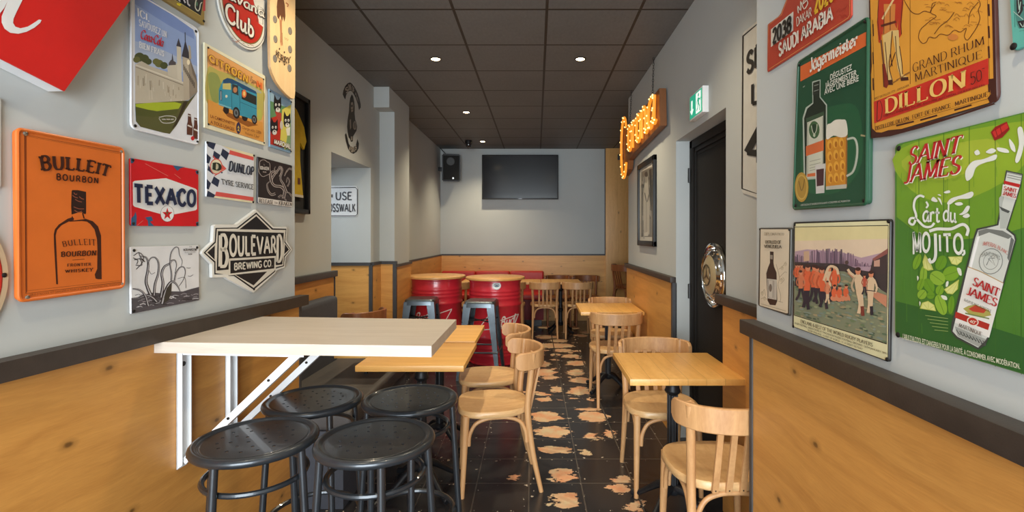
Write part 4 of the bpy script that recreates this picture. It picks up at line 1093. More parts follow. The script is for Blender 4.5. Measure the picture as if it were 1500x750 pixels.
# castle sign
s = Sign('white edged tin sign showing a castle, moat wall and lawn', 'sign', WALL_L, [(192.3, -14.5), (290.3, 43), (290.3, 212), (192.3, 187.7)], (230, 232, 238), rad=0.02, rim=0.003).T(3.49, 190, 0)
A = s.art
pic = [(26, -60), (60, -36), (325, 152), (340, 190), (347, 400), (346, 470), (285, 560), (240, 640), (205, 684), (170, 678), (55, 648), (32, 620), (28, 560)]
A.poly(pic, (150, 172, 218))
A.poly([(26, -60), (60, -36), (325, 152), (330, 200), (200, 130), (26, 20)], (126, 150, 206)).poly([(28, 210), (160, 250), (345, 340), (345, 380), (28, 330)], (176, 190, 216))
for x, y, r_ in ((50, 292, 26), (75, 300, 24), (95, 315, 18), (135, 315, 18), (150, 325, 22), (175, 335, 20), (36, 305, 18)): A.oval(x, y, r_, r_ * .9, random.choice([(88, 92, 52), (108, 108, 60), (76, 82, 48)]))
A.poly([(28, 330), (60, 312), (110, 340), (200, 370), (275, 420), (276, 520), (28, 532)], (196, 186, 166))
A.line([(30, 332), (275, 424)], 7, (222, 214, 196)).line([(30, 342), (275, 436)], 3, (120, 110, 96))
for k in range(26):
    x = random.uniform(34, 270); y = 350 + (x - 30) * .36 + random.uniform(5, 90); A.line([(x, y), (x + random.uniform(-3, 3), min(520, y + random.uniform(12, 50)))], random.uniform(2, 6), random.choice([(172, 160, 140), (150, 138, 120), (212, 204, 186)]))
A.poly([(192, 340), (205, 335), (215, 310), (230, 318), (245, 330), (262, 330), (268, 420), (196, 385)], (206, 198, 180))
A.poly([(240, 232), (262, 240), (266, 420), (244, 400)], (214, 206, 188)).poly([(238, 235), (250, 195), (264, 242)], (66, 62, 74)).poly([(214, 312), (218, 272), (224, 312)], (70, 64, 70)).poly([(200, 320), (212, 305), (236, 318), (236, 332), (198, 334)], (86, 80, 84))
A.poly([(270, 285), (305, 280), (322, 350), (345, 420), (346, 470), (300, 512), (276, 510)], (150, 138, 122)).poly([(270, 290), (300, 284), (306, 510), (276, 515)], (190, 178, 158)).poly([(266, 288), (284, 205), (308, 288), (300, 300)], (58, 56, 66)).line([(284, 210), (283, 165)], 4, (50, 48, 56)).poly([(300, 230), (310, 236), (316, 300), (304, 300)], (180, 170, 152)).oval(300, 318, 8, 14, (244, 232, 200)).poly([(308, 300), (340, 390), (344, 420), (322, 380)], (120, 108, 96))
for k in range(10): A.line([(276 + k * 6, 330 + k * 10), (277 + k * 6, 360 + k * 10)], 4, (92, 82, 74))
A.poly([(28, 530), (276, 515), (300, 515), (345, 472), (285, 560), (240, 640), (205, 684), (170, 678), (55, 648), (32, 620)], (92, 92, 52)).poly([(30, 532), (120, 524), (230, 522), (265, 530), (250, 556), (140, 568), (90, 560), (30, 545)], (172, 188, 48)).poly([(30, 545), (140, 572), (250, 560), (240, 580), (120, 600), (34, 590)], (84, 88, 44))
A.line([(150, 600), (190, 592), (235, 600), (222, 625), (170, 628), (150, 605)], 4, (196, 196, 190), 3).line([(165, 610), (225, 610)], 5, (190, 188, 180)).line([(175, 598), (200, 625), (215, 596)], 3, (60, 58, 54)).poly([(276, 520), (300, 515), (240, 640), (215, 660), (250, 590)], (60, 52, 38))
for x, y in ((306, 640), (338, 660)): A.poly([(x - 8, y - 60), (x + 6, y - 56), (x + 10, y - 20), (x + 16, y + 10), (x + 14, y + 52), (x - 14, y + 48), (x - 14, y), (x - 9, y - 20)], (96, 56, 44)).line([(x - 10, y), (x + 12, y + 10)], 7, (220, 216, 210)).line([(x - 8, y - 50), (x + 6, y - 46)], 6, (200, 196, 190))
A.oval(322, 707, 9, 11, (200, 40, 44))
WT = (244, 244, 246)
s.txt.text('ICI,', [(40, 40), (100, 78), (100, 108), (42, 82)], WT, 'serif', thick=.2).text('SAVOUREZ UN', [(48, 98), (188, 162), (188, 192), (48, 130)], WT, 'slab', thick=.2, thin=.1).text('Coca-Cola', [(54, 148), (174, 196), (172, 240), (54, 194)], (206, 26, 44), 'script', thick=.2, thin=.08).text('BIEN FRAIS', [(50, 212), (175, 262), (174, 288), (50, 242)], WT, 'slab', thick=.2, thin=.1)
s.screws([(28, 643), (338, 160), (346, 724)]).done()

# framed black advert at the top edge
s = Sign('black advert in a narrow brass frame above the castle sign', 'sign', WALL_L, [(236, -94), (301.5, -60), (299.3, 36.8), (236, -3.4)], (150, 126, 66), d=0.012, rad=0.0).T(18.75, 230, 0)
A = s.art
A.poly([(200, -1640), (1270, -1000), (1270, 20), (1200, 430), (480, -20), (200, -170)], (20, 24, 32)).poly([(1275, -600), (1335, -560), (1325, 300), (1255, 300), (1275, 60)], (190, 60, 66)).poly([(540, 80), (680, 110), (630, 170), (550, 130)], (226, 206, 30))
A.line([(1110, -80), (1060, 60), (1050, 190), (1080, 260), (1130, 300), (1170, 240), (1195, 110), (1240, 60)], 26, (206, 206, 186), 4).oval(1095, 110, 26, 60, (60, 110, 84)).line([(480, -10), (1200, 440)], 10, (206, 190, 110))
s.txt.line([(690, -160), (730, -20), (780, 80)], 40, (196, 192, 196)).line([(790, -180), (830, -20), (850, 110), (910, 165)], 40, (196, 192, 196)).line([(600, -100), (560, -30), (640, 40)], 30, (196, 192, 196))
s.screws([(1285, 580)]).done()

# round rum sign
pc = WALL_L.at(354.6, 15.5, 0.0)
cpx = []
u_ = nl.cross(Vector((0, 0, 1))).normalized()
def circ(c, r, k, n=48): return c + (u_ * math.cos(2 * math.pi * k / n) + Vector((0, 0, 1)) * math.sin(2 * math.pi * k / n)) * r
def topx(p): return (CX + p.x / p.y * F, CY - (p.z - EYE) / p.y * F)
def disc_px(c, r, n=48): return [topx(circ(c, r, k, n)) for k in range(n)]
pcf = pc + nl * 0.008
s = Sign('round red rum club sign with white rim and a label tab', 'sign', WALL_L, disc_px(pcf, 0.158), (226, 224, 218), rad=0.0).T(5, 310, 0)
A = s.art; sv = A.T
A.T(1, 0, 0)
A.poly(disc_px(pcf, 0.150), (70, 66, 60)).poly(disc_px(pcf, 0.147), (228, 226, 216)).poly(disc_px(pcf, 0.134), (120, 96, 50)).poly(disc_px(pcf, 0.129), (192, 44, 34))
A.T(5, 310, 0)
A.poly([(290, -60), (392, 10), (386, 206), (345, 170), (345, 150)], (228, 226, 218)).line([(340, 40), (378, 66), (374, 180), (334, 156)], 4, (60, 56, 50), closed=True)
for k in range(14): x = random.uniform(120, 300); y = 250 + x * .25 + random.uniform(-10, 20); A.line([(x, y), (x + 14, y + 8)], 3, (170, 90, 50))
s.txt.text('Havana', [(30, -150), (388, 58), (386, 132), (30, -58)], (60, 44, 36), 'round', thick=.2, thin=.19).text('Havana', [(34, -147), (385, 60), (383, 128), (34, -60)], (236, 232, 222), 'round', thick=.14, thin=.13)
s.txt.text('Club', [(100, 12), (312, 155), (308, 282), (102, 150)], (70, 40, 32), 'round', thick=.24, thin=.23).text('Club', [(103, 16), (309, 158), (305, 276), (105, 146)], (238, 234, 224), 'round', thick=.17, thin=.16)
s.screws([(382, 128)]).done()

# skateboard deck
sk_px = [(395.2, -70), (395.2, 60), (396, 97), (398.5, 107), (404, 119), (411, 129), (419, 138), (426, 144), (429.5, 145.3), (431.8, 143.5), (432.6, 136), (432.6, -70)]
s = Sign('pale wood skateboard deck hung upright at the end of the wall', 'skateboard', WALL_L, sk_px, wood('maple_deck', (238, 204, 156), (222, 180, 128), (9, 9, 1), 2.0, 0.35), d=0.012, rad=0.0, gap=0.02, edge=wood('maple_edge', (190, 150, 104), (140, 104, 66), (9, 9, 1), 4.0), name='skateboard_deck').T(5, 395, 0)
A = s.art
for x, y in ((37, 140), (147, 225), (40, 285), (147, 360), (37, 428), (143, 498)): A.oval(x + 2, y + 2, 15, 29, (96, 88, 80), -8).oval(x, y, 13, 26, (150, 142, 134), -8).line([(x - 4, y - 14), (x + 4, y + 14)], 3, (112, 104, 98))
A.poly([(58, -10), (100, -20), (112, 40), (116, 120), (108, 160), (98, 120), (90, 165), (80, 110), (66, 140), (55, 120), (52, 50)], (112, 72, 50)).poly([(70, 130), (90, 150), (92, 260), (96, 320), (84, 340), (76, 310), (78, 240)], (206, 150, 108)).line([(82, 150), (84, 310)], 4, (150, 90, 56)).line([(92, 240), (94, 335)], 3, (150, 90, 56)).poly([(60, -60), (104, -70), (100, -10), (62, 0)], (196, 120, 84)).line([(118, 20), (136, 34), (130, 50)], 8, (180, 96, 60), 3)
for x, y in ((72, 358), (108, 383), (72, 450), (108, 472)): A.oval(x, y, 5, 8, (80, 58, 44))
A.line([(110, 270), (116, 290), (124, 278), (130, 298), (140, 284)], 2, (160, 130, 100), 3)
s.txt.text('JERRY', [(42, 352), (152, 416), (150, 460), (42, 394)], (74, 54, 44), 'slab', thick=.2, thin=.12, arc=-0.55)
s.done()

# cats sign
s = Sign('small blue edged tin sign with three black cat heads', 'sign', WALL_L, [(394.4, 129.6), (427.3, 147.9), (426.3, 224.6), (395.1, 215)], (128, 160, 186), rad=0.004, gap=0.002).T(3.947, 385, 120)
A = s.art
A.poly([(44, 60), (162, 120), (160, 395), (44, 360)], (96, 140, 96)).poly([(44, 60), (162, 120), (160, 150), (120, 140), (44, 110)], (150, 180, 200)).poly([(44, 210), (100, 190), (112, 380), (44, 360)], (188, 52, 40)).poly([(112, 160), (164, 130), (158, 260), (130, 395), (100, 340)], (214, 202, 96)).poly([(150, 250), (162, 240), (160, 395), (130, 390)], (130, 160, 110))
CB = (34, 32, 36)
for cx_, cy_, k in ((85, 140, 1.0), (66, 270, 1.0), (140, 230, .9)):
    A.poly([(cx_ - 22 * k, cy_ + 10), (cx_ - 22 * k, cy_ - 30), (cx_ - 18 * k, cy_ - 68 * k), (cx_ - 4, cy_ - 38 * k), (cx_ + 6, cy_ - 36 * k), (cx_ + 20 * k, cy_ - 56 * k), (cx_ + 22 * k, cy_ + 5), (cx_ + 8, cy_ + 36 * k), (cx_ - 12, cy_ + 34 * k)], CB)
    for d in (-9, 9): A.oval(cx_ + d * k, cy_ - 8, 5, 8, (236, 236, 226)).oval(cx_ + d * k, cy_ - 7, 2, 4, CB)
    A.oval(cx_ + 2, cy_ + 22 * k, 13 * k, 14 * k, (222, 218, 210)).oval(cx_ + 2, cy_ + 16 * k, 4, 4, CB)
A.poly([(70, 170), (108, 180), (106, 250), (90, 230)], (180, 70, 60)).oval(108, 250, 9, 26, (200, 190, 180)).poly([(134, 270), (158, 260), (156, 310), (140, 310)], (232, 228, 216))
s.txt.text('MARCHAL', [(66, 330), (163, 362), (161, 392), (64, 358)], (52, 46, 44), 'heavy', thick=.4, thin=.34).text('MARCHAL', [(68, 332), (162, 362), (160, 388), (66, 356)], (240, 236, 226), 'heavy', thick=.26, thin=.2)
s.screws([(42, 55), (164, 116), (162, 402)], r=0.004).done()

# signs cut by the left edge of the view
s = Sign('pale grey tin sign cut off by the left edge of the view', 'sign', WALL_L, [(-22, 139), (1.6, 143), (1.6, 275), (-22, 277)], (206, 204, 196), rad=0.006).T(1, 0, 0)
s.art.line([(-20, 145), (-1, 149), (-1, 269), (-20, 271)], 1.0, (90, 84, 78), closed=True)
s.done()
pc2 = Vector((wl(1.046), 1.046, 1.3))
pcf = pc2 + nl * 0.008
s = Sign('round red sign with beige rim at the left edge, below the grey one', 'sign', WALL_L, disc_px(pcf, 0.2), (206, 180, 146), rad=0.0).T(1, 0, 0)
s.art.poly(disc_px(pcf, 0.186), (150, 36, 24)).poly(disc_px(pcf, 0.184), (204, 50, 36)).poly(disc_px(pcf, 0.12), (226, 214, 190)).poly(disc_px(pcf, 0.115), (204, 50, 36))
s.screws([(6.2, 403)], r=0.006).done()
# ------------------------------------------------------------------ right wall signs
# rally plate
RR = (186, 66, 46)
s = Sign('rust red rally plate sign with number 2038, top of the right wall', 'sign', WALL_R, [(1110 + x / 6.82, y / 6.82) for x, y in ((98, 248), (110, 236), (200, 170), (228, 138), (282, 0), (330, -120), (400, -330), (700, -620), (880, -700), (932, -640), (934, 150), (922, 175), (900, 198), (112, 712), (98, 720), (94, 705))], RR, rad=0.0, d=0.004).T(6.82, 1110, 0)
A = s.art
A.line([(108, 250), (235, 150), (292, 0), (410, -315), (700, -600), (880, -685), (920, -630), (918, 155), (898, 182), (112, 692)], 4, (240, 170, 100), closed=True)
A.poly([(132, 294), (356, 114), (354, 305), (132, 470)], (232, 224, 208))
for k in range(26): x = random.uniform(140, 880); y = 560 - x * .5 + random.uniform(-60, 60); A.line([(x, y), (x + 26, y - 30), (x + 44, y - 10)], 5, (174, 58, 42), 3)
s.txt.text('2038', [(150, 300), (332, 162), (332, 308), (150, 440)], (40, 34, 30), 'heavy', thick=.3, thin=.22)
s.txt.text('DAKAR', [(384, 180), (536, 72), (536, 160), (388, 262)], (226, 214, 196), 'brush', thick=.17, thin=.12)
s.txt.line([(405, 132), (400, 60), (430, 110), (428, 10), (462, 90), (500, 30), (470, -10), (452, 40), (512, -30)], 10, (226, 214, 196), 3)
s.txt.text('2020', [(565, -40), (760, -180), (758, -10), (566, 130)], (238, 186, 50), 'heavy', thick=.3, thin=.22)
s.txt.text('SAUDI ARABIA', [(208, 445), (745, 58), (746, 195), (212, 562)], (236, 226, 210), 'heavy', thick=.26, thin=.2)
s.done()

# green herbal liqueur sign
GD = (34, 78, 54)
s = Sign('dark green tin sign with an orange band, green bottle and beer mug', 'sign', WALL_R, [(1169.5, 91.7), (1271.5, 25.5), (1269, 299), (1162.5, 306.3)], GD, d=0.014, rad=0.012, rim=0.004).T(2.345, 1100, 0)
A = s.art
A.poly([(170, 228), (398, 108), (399, 155), (170, 280)], (222, 106, 52))
A.poly([(190, 420), (300, 360), (370, 380), (380, 560), (300, 660), (180, 640)], (40, 92, 60), 4)
A.T(3.571, 1165, 100)
A.poly([(88, 70), (132, 58), (132, 150), (166, 190), (166, 480), (150, 575), (44, 585), (38, 260), (55, 205), (90, 180)], (176, 186, 172)).poly([(93, 76), (128, 64), (127, 152), (160, 194), (160, 480), (146, 566), (52, 574), (46, 262), (62, 212), (94, 184)], (34, 46, 36))
A.poly([(92, 84), (128, 72), (127, 130), (92, 140)], (44, 52, 44)).line([(98, 92), (122, 84)], 3, (150, 160, 150)).line([(98, 120), (122, 112)], 3, (150, 160, 150)).poly([(56, 262), (150, 225), (150, 250), (58, 285)], (60, 84, 62))
A.poly([(62, 284), (146, 248), (146, 566), (58, 576)], (206, 206, 186)).line([(66, 288), (142, 255), (142, 560), (64, 570)], 2, (90, 100, 80), closed=True)
A.oval(99, 322, 28, 46, (70, 104, 66)).oval(99, 318, 16, 28, (40, 64, 44)).line([(84, 300), (90, 330), (99, 344), (110, 326), (114, 292)], 4, (190, 196, 170), 3).oval(99, 350, 6, 10, (190, 196, 170))
A.poly([(56, 408), (148, 374), (148, 430), (56, 460)], (214, 110, 60)).poly([(62, 553), (145, 540), (145, 560), (62, 568)], (214, 110, 60))
for y in (480, 500, 515, 528): A.line([(75, y + 8), (132, y - 6)], 3, (150, 150, 136))
A.poly([(158, 370), (272, 346), (270, 620), (240, 630), (160, 634)], (206, 138, 42))
for x, y in ((180, 400), (210, 392), (240, 388), (180, 460), (212, 452), (244, 446), (182, 520), (214, 512), (246, 506), (184, 576), (214, 572), (246, 566)): A.oval(x, y, 13, 26, (230, 168, 62)).oval(x + 3, y + 6, 7, 16, (182, 112, 32))
A.line([(268, 350), (266, 620)], 6, (150, 98, 50)).poly([(160, 618), (268, 606), (268, 628), (160, 636)], (190, 186, 170))
A.poly([(165, 300), (185, 288), (210, 270), (245, 268), (266, 276), (273, 346), (240, 362), (200, 352), (164, 372)], (226, 220, 204), 3)
A.line([(270, 372), (308, 366), (324, 410), (320, 480), (302, 540), (268, 565)], 11, (186, 192, 176), 4).line([(272, 378), (304, 374), (316, 410), (312, 480), (296, 532), (270, 552)], 4, (70, 110, 80), 4)
A.poly([(104, 506), (156, 498), (152, 652), (108, 656)], (206, 202, 196)).poly([(110, 530), (150, 524), (148, 612), (112, 618)], (74, 40, 44))
A.oval(33, 622, 36, 78, (186, 146, 60)).oval(33, 622, 30, 66, (206, 170, 84)).oval(33, 622, 26, 58, (176, 138, 58)).line([(18, 590), (26, 622), (33, 640), (42, 618), (48, 580)], 4, (120, 90, 40), 3)
A.line([(342, 350), (372, 356)], 9, (170, 160, 120)).line([(40, 100), (50, 92)], 4, (150, 170, 150))
T2 = s.txt
T2.T(2.345, 1100, 0)
T2.text('Jägermeister', [(200, 202), (366, 108), (366, 152), (202, 246)], (236, 228, 214), 'black', thick=.24, thin=.08)
PW = (214, 214, 200)
T2.text('DÉGUSTEZ', [(272, 256), (347, 219), (347, 239), (272, 276)], PW, 'sans', 0.02).text('JÄGERMEISTER', [(255, 286), (364, 238), (364, 258), (255, 305)], PW, 'sans', 0.02).text('AVEC UNE BIÈRE', [(252, 308), (370, 257), (370, 278), (252, 326)], PW, 'sans', 0.02)
T2.T(3.571, 1165, 100).text("L'ABUS D'ALCOOL EST DANGEREUX POUR LA SANTE. A CONSOMMER AVEC MODERATION", [(28, 711), (286, 688), (286, 697), (28, 721)], (200, 200, 190), 'sans')
s.T(1, 0, 0).screws([(1171.5, 95), (1268, 31), (1166, 301), (1266, 294)]).done()

# soldier rum sign
YO, DK, RD2 = (222, 154, 56), (70, 34, 28), (204, 52, 40)
s = Sign('yellow tin rum sign with red coated soldier and island map', 'sign', WALL_R, [(1271, -130), (1449, -215), (1459.6, 148.5), (1277.4, 202.5)], YO, d=0.008, rad=0.016, edge=ink(DK)).T(3.408, 1260, 0)
A = s.art
for q in ([(44, 0), (50, 0), (58, 330), (52, 400), (62, 690), (54, 690)], [(656, -50), (668, -50), (682, 505), (668, 515)], [(60, 690), (66, 676), (140, 650), (240, 640), (360, 605), (480, 575), (600, 535), (668, 515), (676, 520), (500, 578), (300, 640), (150, 680)]): A.poly(q, DK)
A.poly([(640, 395), (676, 390), (678, 500), (650, 520), (636, 490), (652, 470)], DK).poly([(60, 640), (80, 660), (110, 662), (100, 676), (62, 688)], DK)
A.line([(634, -60), (648, 490), (75, 650), (62, 100)], 2, DK)
for (a, b) in (((180, 628), (268, 606)), ((300, 600), (384, 576)), ((470, 550), (556, 524))): A.line([a, b], 8, DK)
for y in (20, 130, 230, 400): A.line([(641, y), (644, y + 60)], 9, DK)
for y in (120, 260, 390): A.line([(64, y), (66, y + 60)], 6, DK)
A.poly([(68, 508), (640, 290), (641, 420), (70, 616)], RD2).line([(86, 508), (84, 606)], 4, DK).line([(86, 508), (100, 505), (110, 540), (104, 590), (86, 606)], 3, DK, 3)
A.line([(249, -60), (250, 420)], 2, DK)
# soldier
BRN = (100, 44, 30)
A.poly([(88, -60), (210, -60), (216, 10), (206, 120), (208, 170), (196, 188), (186, 175), (190, 90), (184, 140), (160, 160), (120, 180), (108, 170), (104, 215), (92, 212), (84, 110), (92, 30)], (184, 56, 34))
A.poly([(118, 20), (176, 20), (172, 120), (186, 150), (112, 180), (120, 100)], (208, 130, 62)).line([(176, -20), (110, 96)], 9, (226, 196, 140)).line([(104, 130), (180, 108)], 12, BRN)
A.poly([(112, 178), (160, 150), (150, 270), (142, 330), (164, 400), (150, 416), (134, 400), (122, 300)], (222, 188, 120)).poly([(160, 152), (192, 150), (196, 230), (208, 300), (212, 372), (236, 384), (240, 398), (206, 400), (186, 340), (176, 260)], (222, 188, 120))
for q in ([(124, 210), (132, 300), (138, 400)], [(150, 270), (144, 330), (160, 400)], [(176, 180), (184, 290), (204, 390)], [(196, 230), (208, 310), (212, 370)], [(160, 155), (152, 260), (160, 330)], [(150, 335), (176, 260)]): A.line(q, 4, DK, 3)
A.poly([(134, 400), (162, 398), (164, 424), (140, 424)], DK).poly([(200, 386), (240, 384), (242, 400), (204, 404)], DK)
A.line([(104, 200), (118, 330)], 8, (110, 70, 50)).poly([(112, 320), (124, 318), (142, 420), (132, 440), (118, 434)], (130, 44, 32)).line([(112, 320), (118, 434)], 4, DK)
for q in ([(180, 400), (250, 360)], [(160, 415), (190, 398)], [(220, 374), (246, 360)]): A.line(q, 5, (150, 100, 50))
for q in ([(92, 0), (88, 100), (98, 200)], [(212, 0), (204, 110), (206, 170)], [(120, 60), (118, 170)], [(150, 30), (150, 150)]): A.line(q, 3, DK, 3)
# island map
for q in ([(215, -10), (230, 20), (258, 60), (290, 70), (320, 55), (352, 60), (360, 20), (380, 10)], [(375, 20), (350, 60), (380, 80), (355, 100), (330, 120), (300, 150), (292, 190), (310, 215), (330, 210), (345, 185), (375, 190), (400, 170), (440, 175), (470, 150), (500, 160), (530, 140), (520, 180), (535, 200), (560, 170), (585, 130), (598, 90), (590, 50), (600, 20), (580, -20)], [(470, 60), (440, 100), (400, 130), (370, 170)], [(590, 10), (550, 60), (540, 120)]): A.line(q, 3.2, (96, 50, 26), 4)
for k in range(44):
    x = random.uniform(320, 580); y = random.uniform(-10, 150)
    if y < 190 - (x - 300) * .2: A.line([(x, y), (x + random.uniform(8, 18), y - random.uniform(-6, 14)), (x + random.uniform(18, 34), y + 2)], 2, (150, 92, 40), 3)
A.oval(463, 185, 26, 16, (206, 128, 60))
s.txt.text('GRAND RHUM', [(262, 318), (618, 180), (620, 220), (264, 362)], DK, 'bookface').text('MARTINIQUE', [(272, 368), (606, 250), (608, 288), (276, 408)], DK, 'bookface').text('DILLON', [(126, 495), (524, 350), (522, 432), (128, 566)], (238, 196, 110), 'serif', thick=.2, thin=.07).text('50', [(548, 365), (606, 346), (608, 400), (552, 424)], DK, 'round', thick=.1, thin=.06).text('°', [(610, 342), (620, 340), (620, 352), (610, 354)], DK, 'round')
s.txt.text('DISTILLERIE DILLON . FORT-DE-FRANCE . MARTINIQUE', [(75, 632), (636, 458), (637, 480), (76, 650)], DK, 'bookface', thick=.2, thin=.07).text('HABITANT, ANCIENNES SOCIETE ANONYME AU CAPITAL DE 4 500 000 FRS', [(114, 574), (622, 418), (622, 428), (114, 586)], (90, 30, 26), 'sans').text('REGT DE DILLON 1779 - GRENADIER', [(72, 488), (244, 420), (245, 430), (73, 498)], (90, 50, 30), 'sans')
s.done()

# teal sign at the right edge
TL = (96, 176, 164)
s = Sign('teal tin sign with black drawing at the top right edge of the view', 'sign', WALL_R, [(1471, -120), (1570, -170), (1570, 38), (1484, 76)], TL, rad=0.008).T(8.333, 1470, 0)
A = s.art
A.line([(130, -300), (140, 330)], 4, (60, 96, 92)).poly([(140, -400), (800, -600), (800, 300), (260, 340), (190, 345), (165, 300), (150, 200), (142, 100)], (74, 130, 124))
for q in ([(150, -300), (160, 140), (190, 210), (240, 120), (220, -100)], [(170, 260), (200, 340), (260, 340), (320, 240), (220, 250)], [(230, 60), (300, 40), (420, 120), (300, 160)], [(320, -200), (420, -260), (480, 100), (360, 20)]): A.poly(q, (44, 44, 48))
for q in ([(170, -200), (190, 120), (210, 20)], [(200, 280), (240, 330), (260, 250)], [(120, 140), (240, 240)], [(180, 30), (200, 120), (180, 160)]): A.line(q, 9, (170, 196, 186), 3)
A.line([(190, 380), (400, 330)], 4, (70, 120, 114))
s.screws([(125, 567)], r=0.006).done()

# green rum and mojito sign
s = Sign('big green tin sign with a tilted clear rum bottle and lime slices', 'sign', WALL_R, [(1310.7, 211.6), (1545, 152.8), (1545, 562.6), (1310.7, 491.8)], (76, 128, 48), d=0.008, rad=0.012).T(1.786, 1290, 150)
A = s.art
A.poly([(42, 122), (60, 108), (450, 10), (455, 200), (400, 320), (300, 350), (200, 360), (100, 345), (42, 300)], (112, 156, 44)).poly([(44, 125), (300, 60), (420, 60), (360, 180), (200, 260), (80, 230)], (146, 176, 48), 4).poly([(70, 140), (280, 95), (300, 140), (180, 200), (80, 190)], (168, 186, 58), 4)
A.poly([(40, 520), (200, 560), (455, 640), (455, 734), (40, 608)], (50, 100, 46))
for x in (100, 165, 232, 300, 368, 440): A.line([(x, 112 - (x - 38) * .252), (x, 612 + (x - 38) * .304)], 1.6, (58, 104, 40))
for k in range(50):
    x = random.uniform(45, 370); y = random.uniform(120, 590); A.line([(x, y), (x + random.uniform(-2, 2), y + random.uniform(20, 60))], 0.8, (92, 146, 50))
A.T(3.0, 1310, 270)
lf = [(100, 340, 16, 36, 20), (128, 400, 16, 44, 5), (205, 345, 24, 34, 25), (250, 392, 38, 32, -20), (190, 412, 36, 30, 35), (152, 445, 22, 34, -30), (116, 440, 14, 28, 20), (122, 484, 20, 22, 40), (160, 488, 18, 16, 0), (200, 465, 18, 22, 20), (205, 530, 24, 46, -20), (250, 530, 14, 40, 5)]
for i, (x, y, rx, ry, r_) in enumerate(lf):
    A.oval(x, y, rx, ry, [(122, 168, 44), (142, 182, 58), (106, 156, 40)][i % 3], r_)
    a_ = math.radians(r_); dx, dy = (-math.sin(a_) * ry, math.cos(a_) * ry) if ry >= rx else (math.cos(a_) * rx, math.sin(a_) * rx)
    A.line([(x - dx * .9, y - dy * .9), (x + dx * .9, y + dy * .9)], 2.5, (96, 138, 40))
LM, LR = (222, 224, 140), (190, 200, 90)
def slice_(pts, c, ends):
    A.poly(pts, LR, 0); cc = (sum(p[0] for p in pts) / len(pts), sum(p[1] for p in pts) / len(pts))
    A.poly([(cc[0] + (x - cc[0]) * .86, cc[1] + (y - cc[1]) * .86) for x, y in pts], LM)
    for e in ends: A.line([c, e], 2, LR)
slice_([(134, 306), (124, 340), (128, 368), (148, 380), (172, 376), (160, 345)], (134, 308), [(130, 366), (148, 376), (166, 372)])
slice_([(236, 318), (302, 316), (296, 340), (276, 356), (252, 350)], (268, 318), [(250, 346), (276, 352), (294, 336)])
slice_([(284, 418), (280, 460), (256, 484), (232, 480), (218, 462)], (284, 420), [(228, 474), (254, 480), (276, 458)])
slice_([(112, 546), (122, 520), (148, 512), (176, 530), (184, 558)], (150, 552), [(126, 522), (150, 516), (176, 534)])
for q in ([(275, 368), (292, 372), (296, 400), (284, 396)], [(228, 430), (238, 426), (236, 446), (226, 450)], [(205, 488), (228, 492), (232, 508), (214, 504)], [(100, 402), (108, 410), (102, 424)], [(110, 515), (116, 520), (112, 536)]): A.poly(q, (226, 230, 214), 3)
SW = (232, 234, 226)
for q in ([(232, 84), (250, 62), (300, 46), (340, 32), (348, 46), (330, 62), (280, 66), (246, 88)], [(162, 70), (172, 55), (190, 72), (182, 78)], [(190, 58), (204, 66), (210, 92), (200, 76)], [(218, 34), (240, 26), (246, 36), (226, 40)], [(190, 46), (200, 44), (206, 52)], [(285, 132), (300, 122), (318, 96), (332, 98), (322, 122), (300, 134)], [(300, 140), (322, 128), (332, 140), (316, 148)], [(265, 84), (290, 78), (302, 88), (280, 94)]): A.poly(q, SW, 4)
A.T(1.786, 1290, 150)
for q in ([(225, 205), (222, 180), (240, 155), (270, 148), (302, 136), (300, 150), (272, 158), (250, 170), (240, 195)], [(275, 130), (290, 120), (302, 126), (290, 134)], [(305, 118), (330, 122), (335, 132), (310, 128)], [(336, 95), (350, 112), (352, 130), (340, 120)], [(358, 70), (370, 66), (376, 100), (368, 140), (358, 158), (352, 150), (362, 110)], [(395, 90), (400, 60), (410, 70), (404, 100)], [(245, 130), (254, 124), (260, 134), (250, 138)]): A.poly(q, SW, 4)
# red cap flying off
A.poly([(288, 78), (300, 64), (330, 50), (338, 70), (318, 92), (298, 100)], (150, 30, 30)).poly([(292, 78), (330, 54), (334, 66), (300, 92)], (204, 50, 46)).line([(300, 70), (306, 90)], 2, (120, 24, 24)).line([(312, 62), (318, 84)], 2, (120, 24, 24))
# bottle
A.T(2.5, 1385, 230)
GW, GG = (214, 218, 212), (120, 124, 120)
A.poly([(222, 48), (284, 62), (276, 108), (264, 145), (228, 262), (256, 284), (260, 302), (158, 665), (145, 690), (120, 706), (40, 664), (20, 640), (22, 610), (104, 292), (114, 262), (188, 246), (212, 130), (214, 92)], (66, 70, 66))
A.poly([(226, 54), (280, 66), (272, 108), (260, 145), (222, 266), (250, 288), (254, 304), (154, 660), (120, 698), (44, 658), (26, 638), (110, 294), (120, 268), (194, 250), (216, 130), (218, 92)], GW)
A.poly([(196, 150), (214, 130), (206, 190), (240, 200), (222, 262), (200, 262)], (186, 192, 186)).poly([(196, 180), (236, 198), (230, 206), (206, 196)], (80, 84, 82)).poly([(120, 270), (150, 262), (210, 270), (244, 290), (230, 300), (160, 276), (122, 290)], GG).poly([(240, 292), (252, 304), (232, 380), (226, 370)], (110, 114, 112)).poly([(116, 292), (126, 290), (92, 420), (84, 416)], (250, 250, 250)).poly([(34, 620), (150, 668), (122, 696), (44, 656)], (166, 170, 164))
for k in range(9): A.line([(40 + k * 12, 632 + k * 5), (52 + k * 12, 650 + k * 5), (60 + k * 10, 640 + k * 6)], 3, (80, 84, 82), 3)
for k in range(3): A.line([(226, 56 + k * 9), (280, 68 + k * 9)], 2.5, (120, 124, 120))
A.poly([(214, 86), (274, 100), (270, 112), (214, 98)], (190, 40, 40)).poly([(210, 100), (268, 112), (258, 156), (204, 142)], (236, 234, 228))
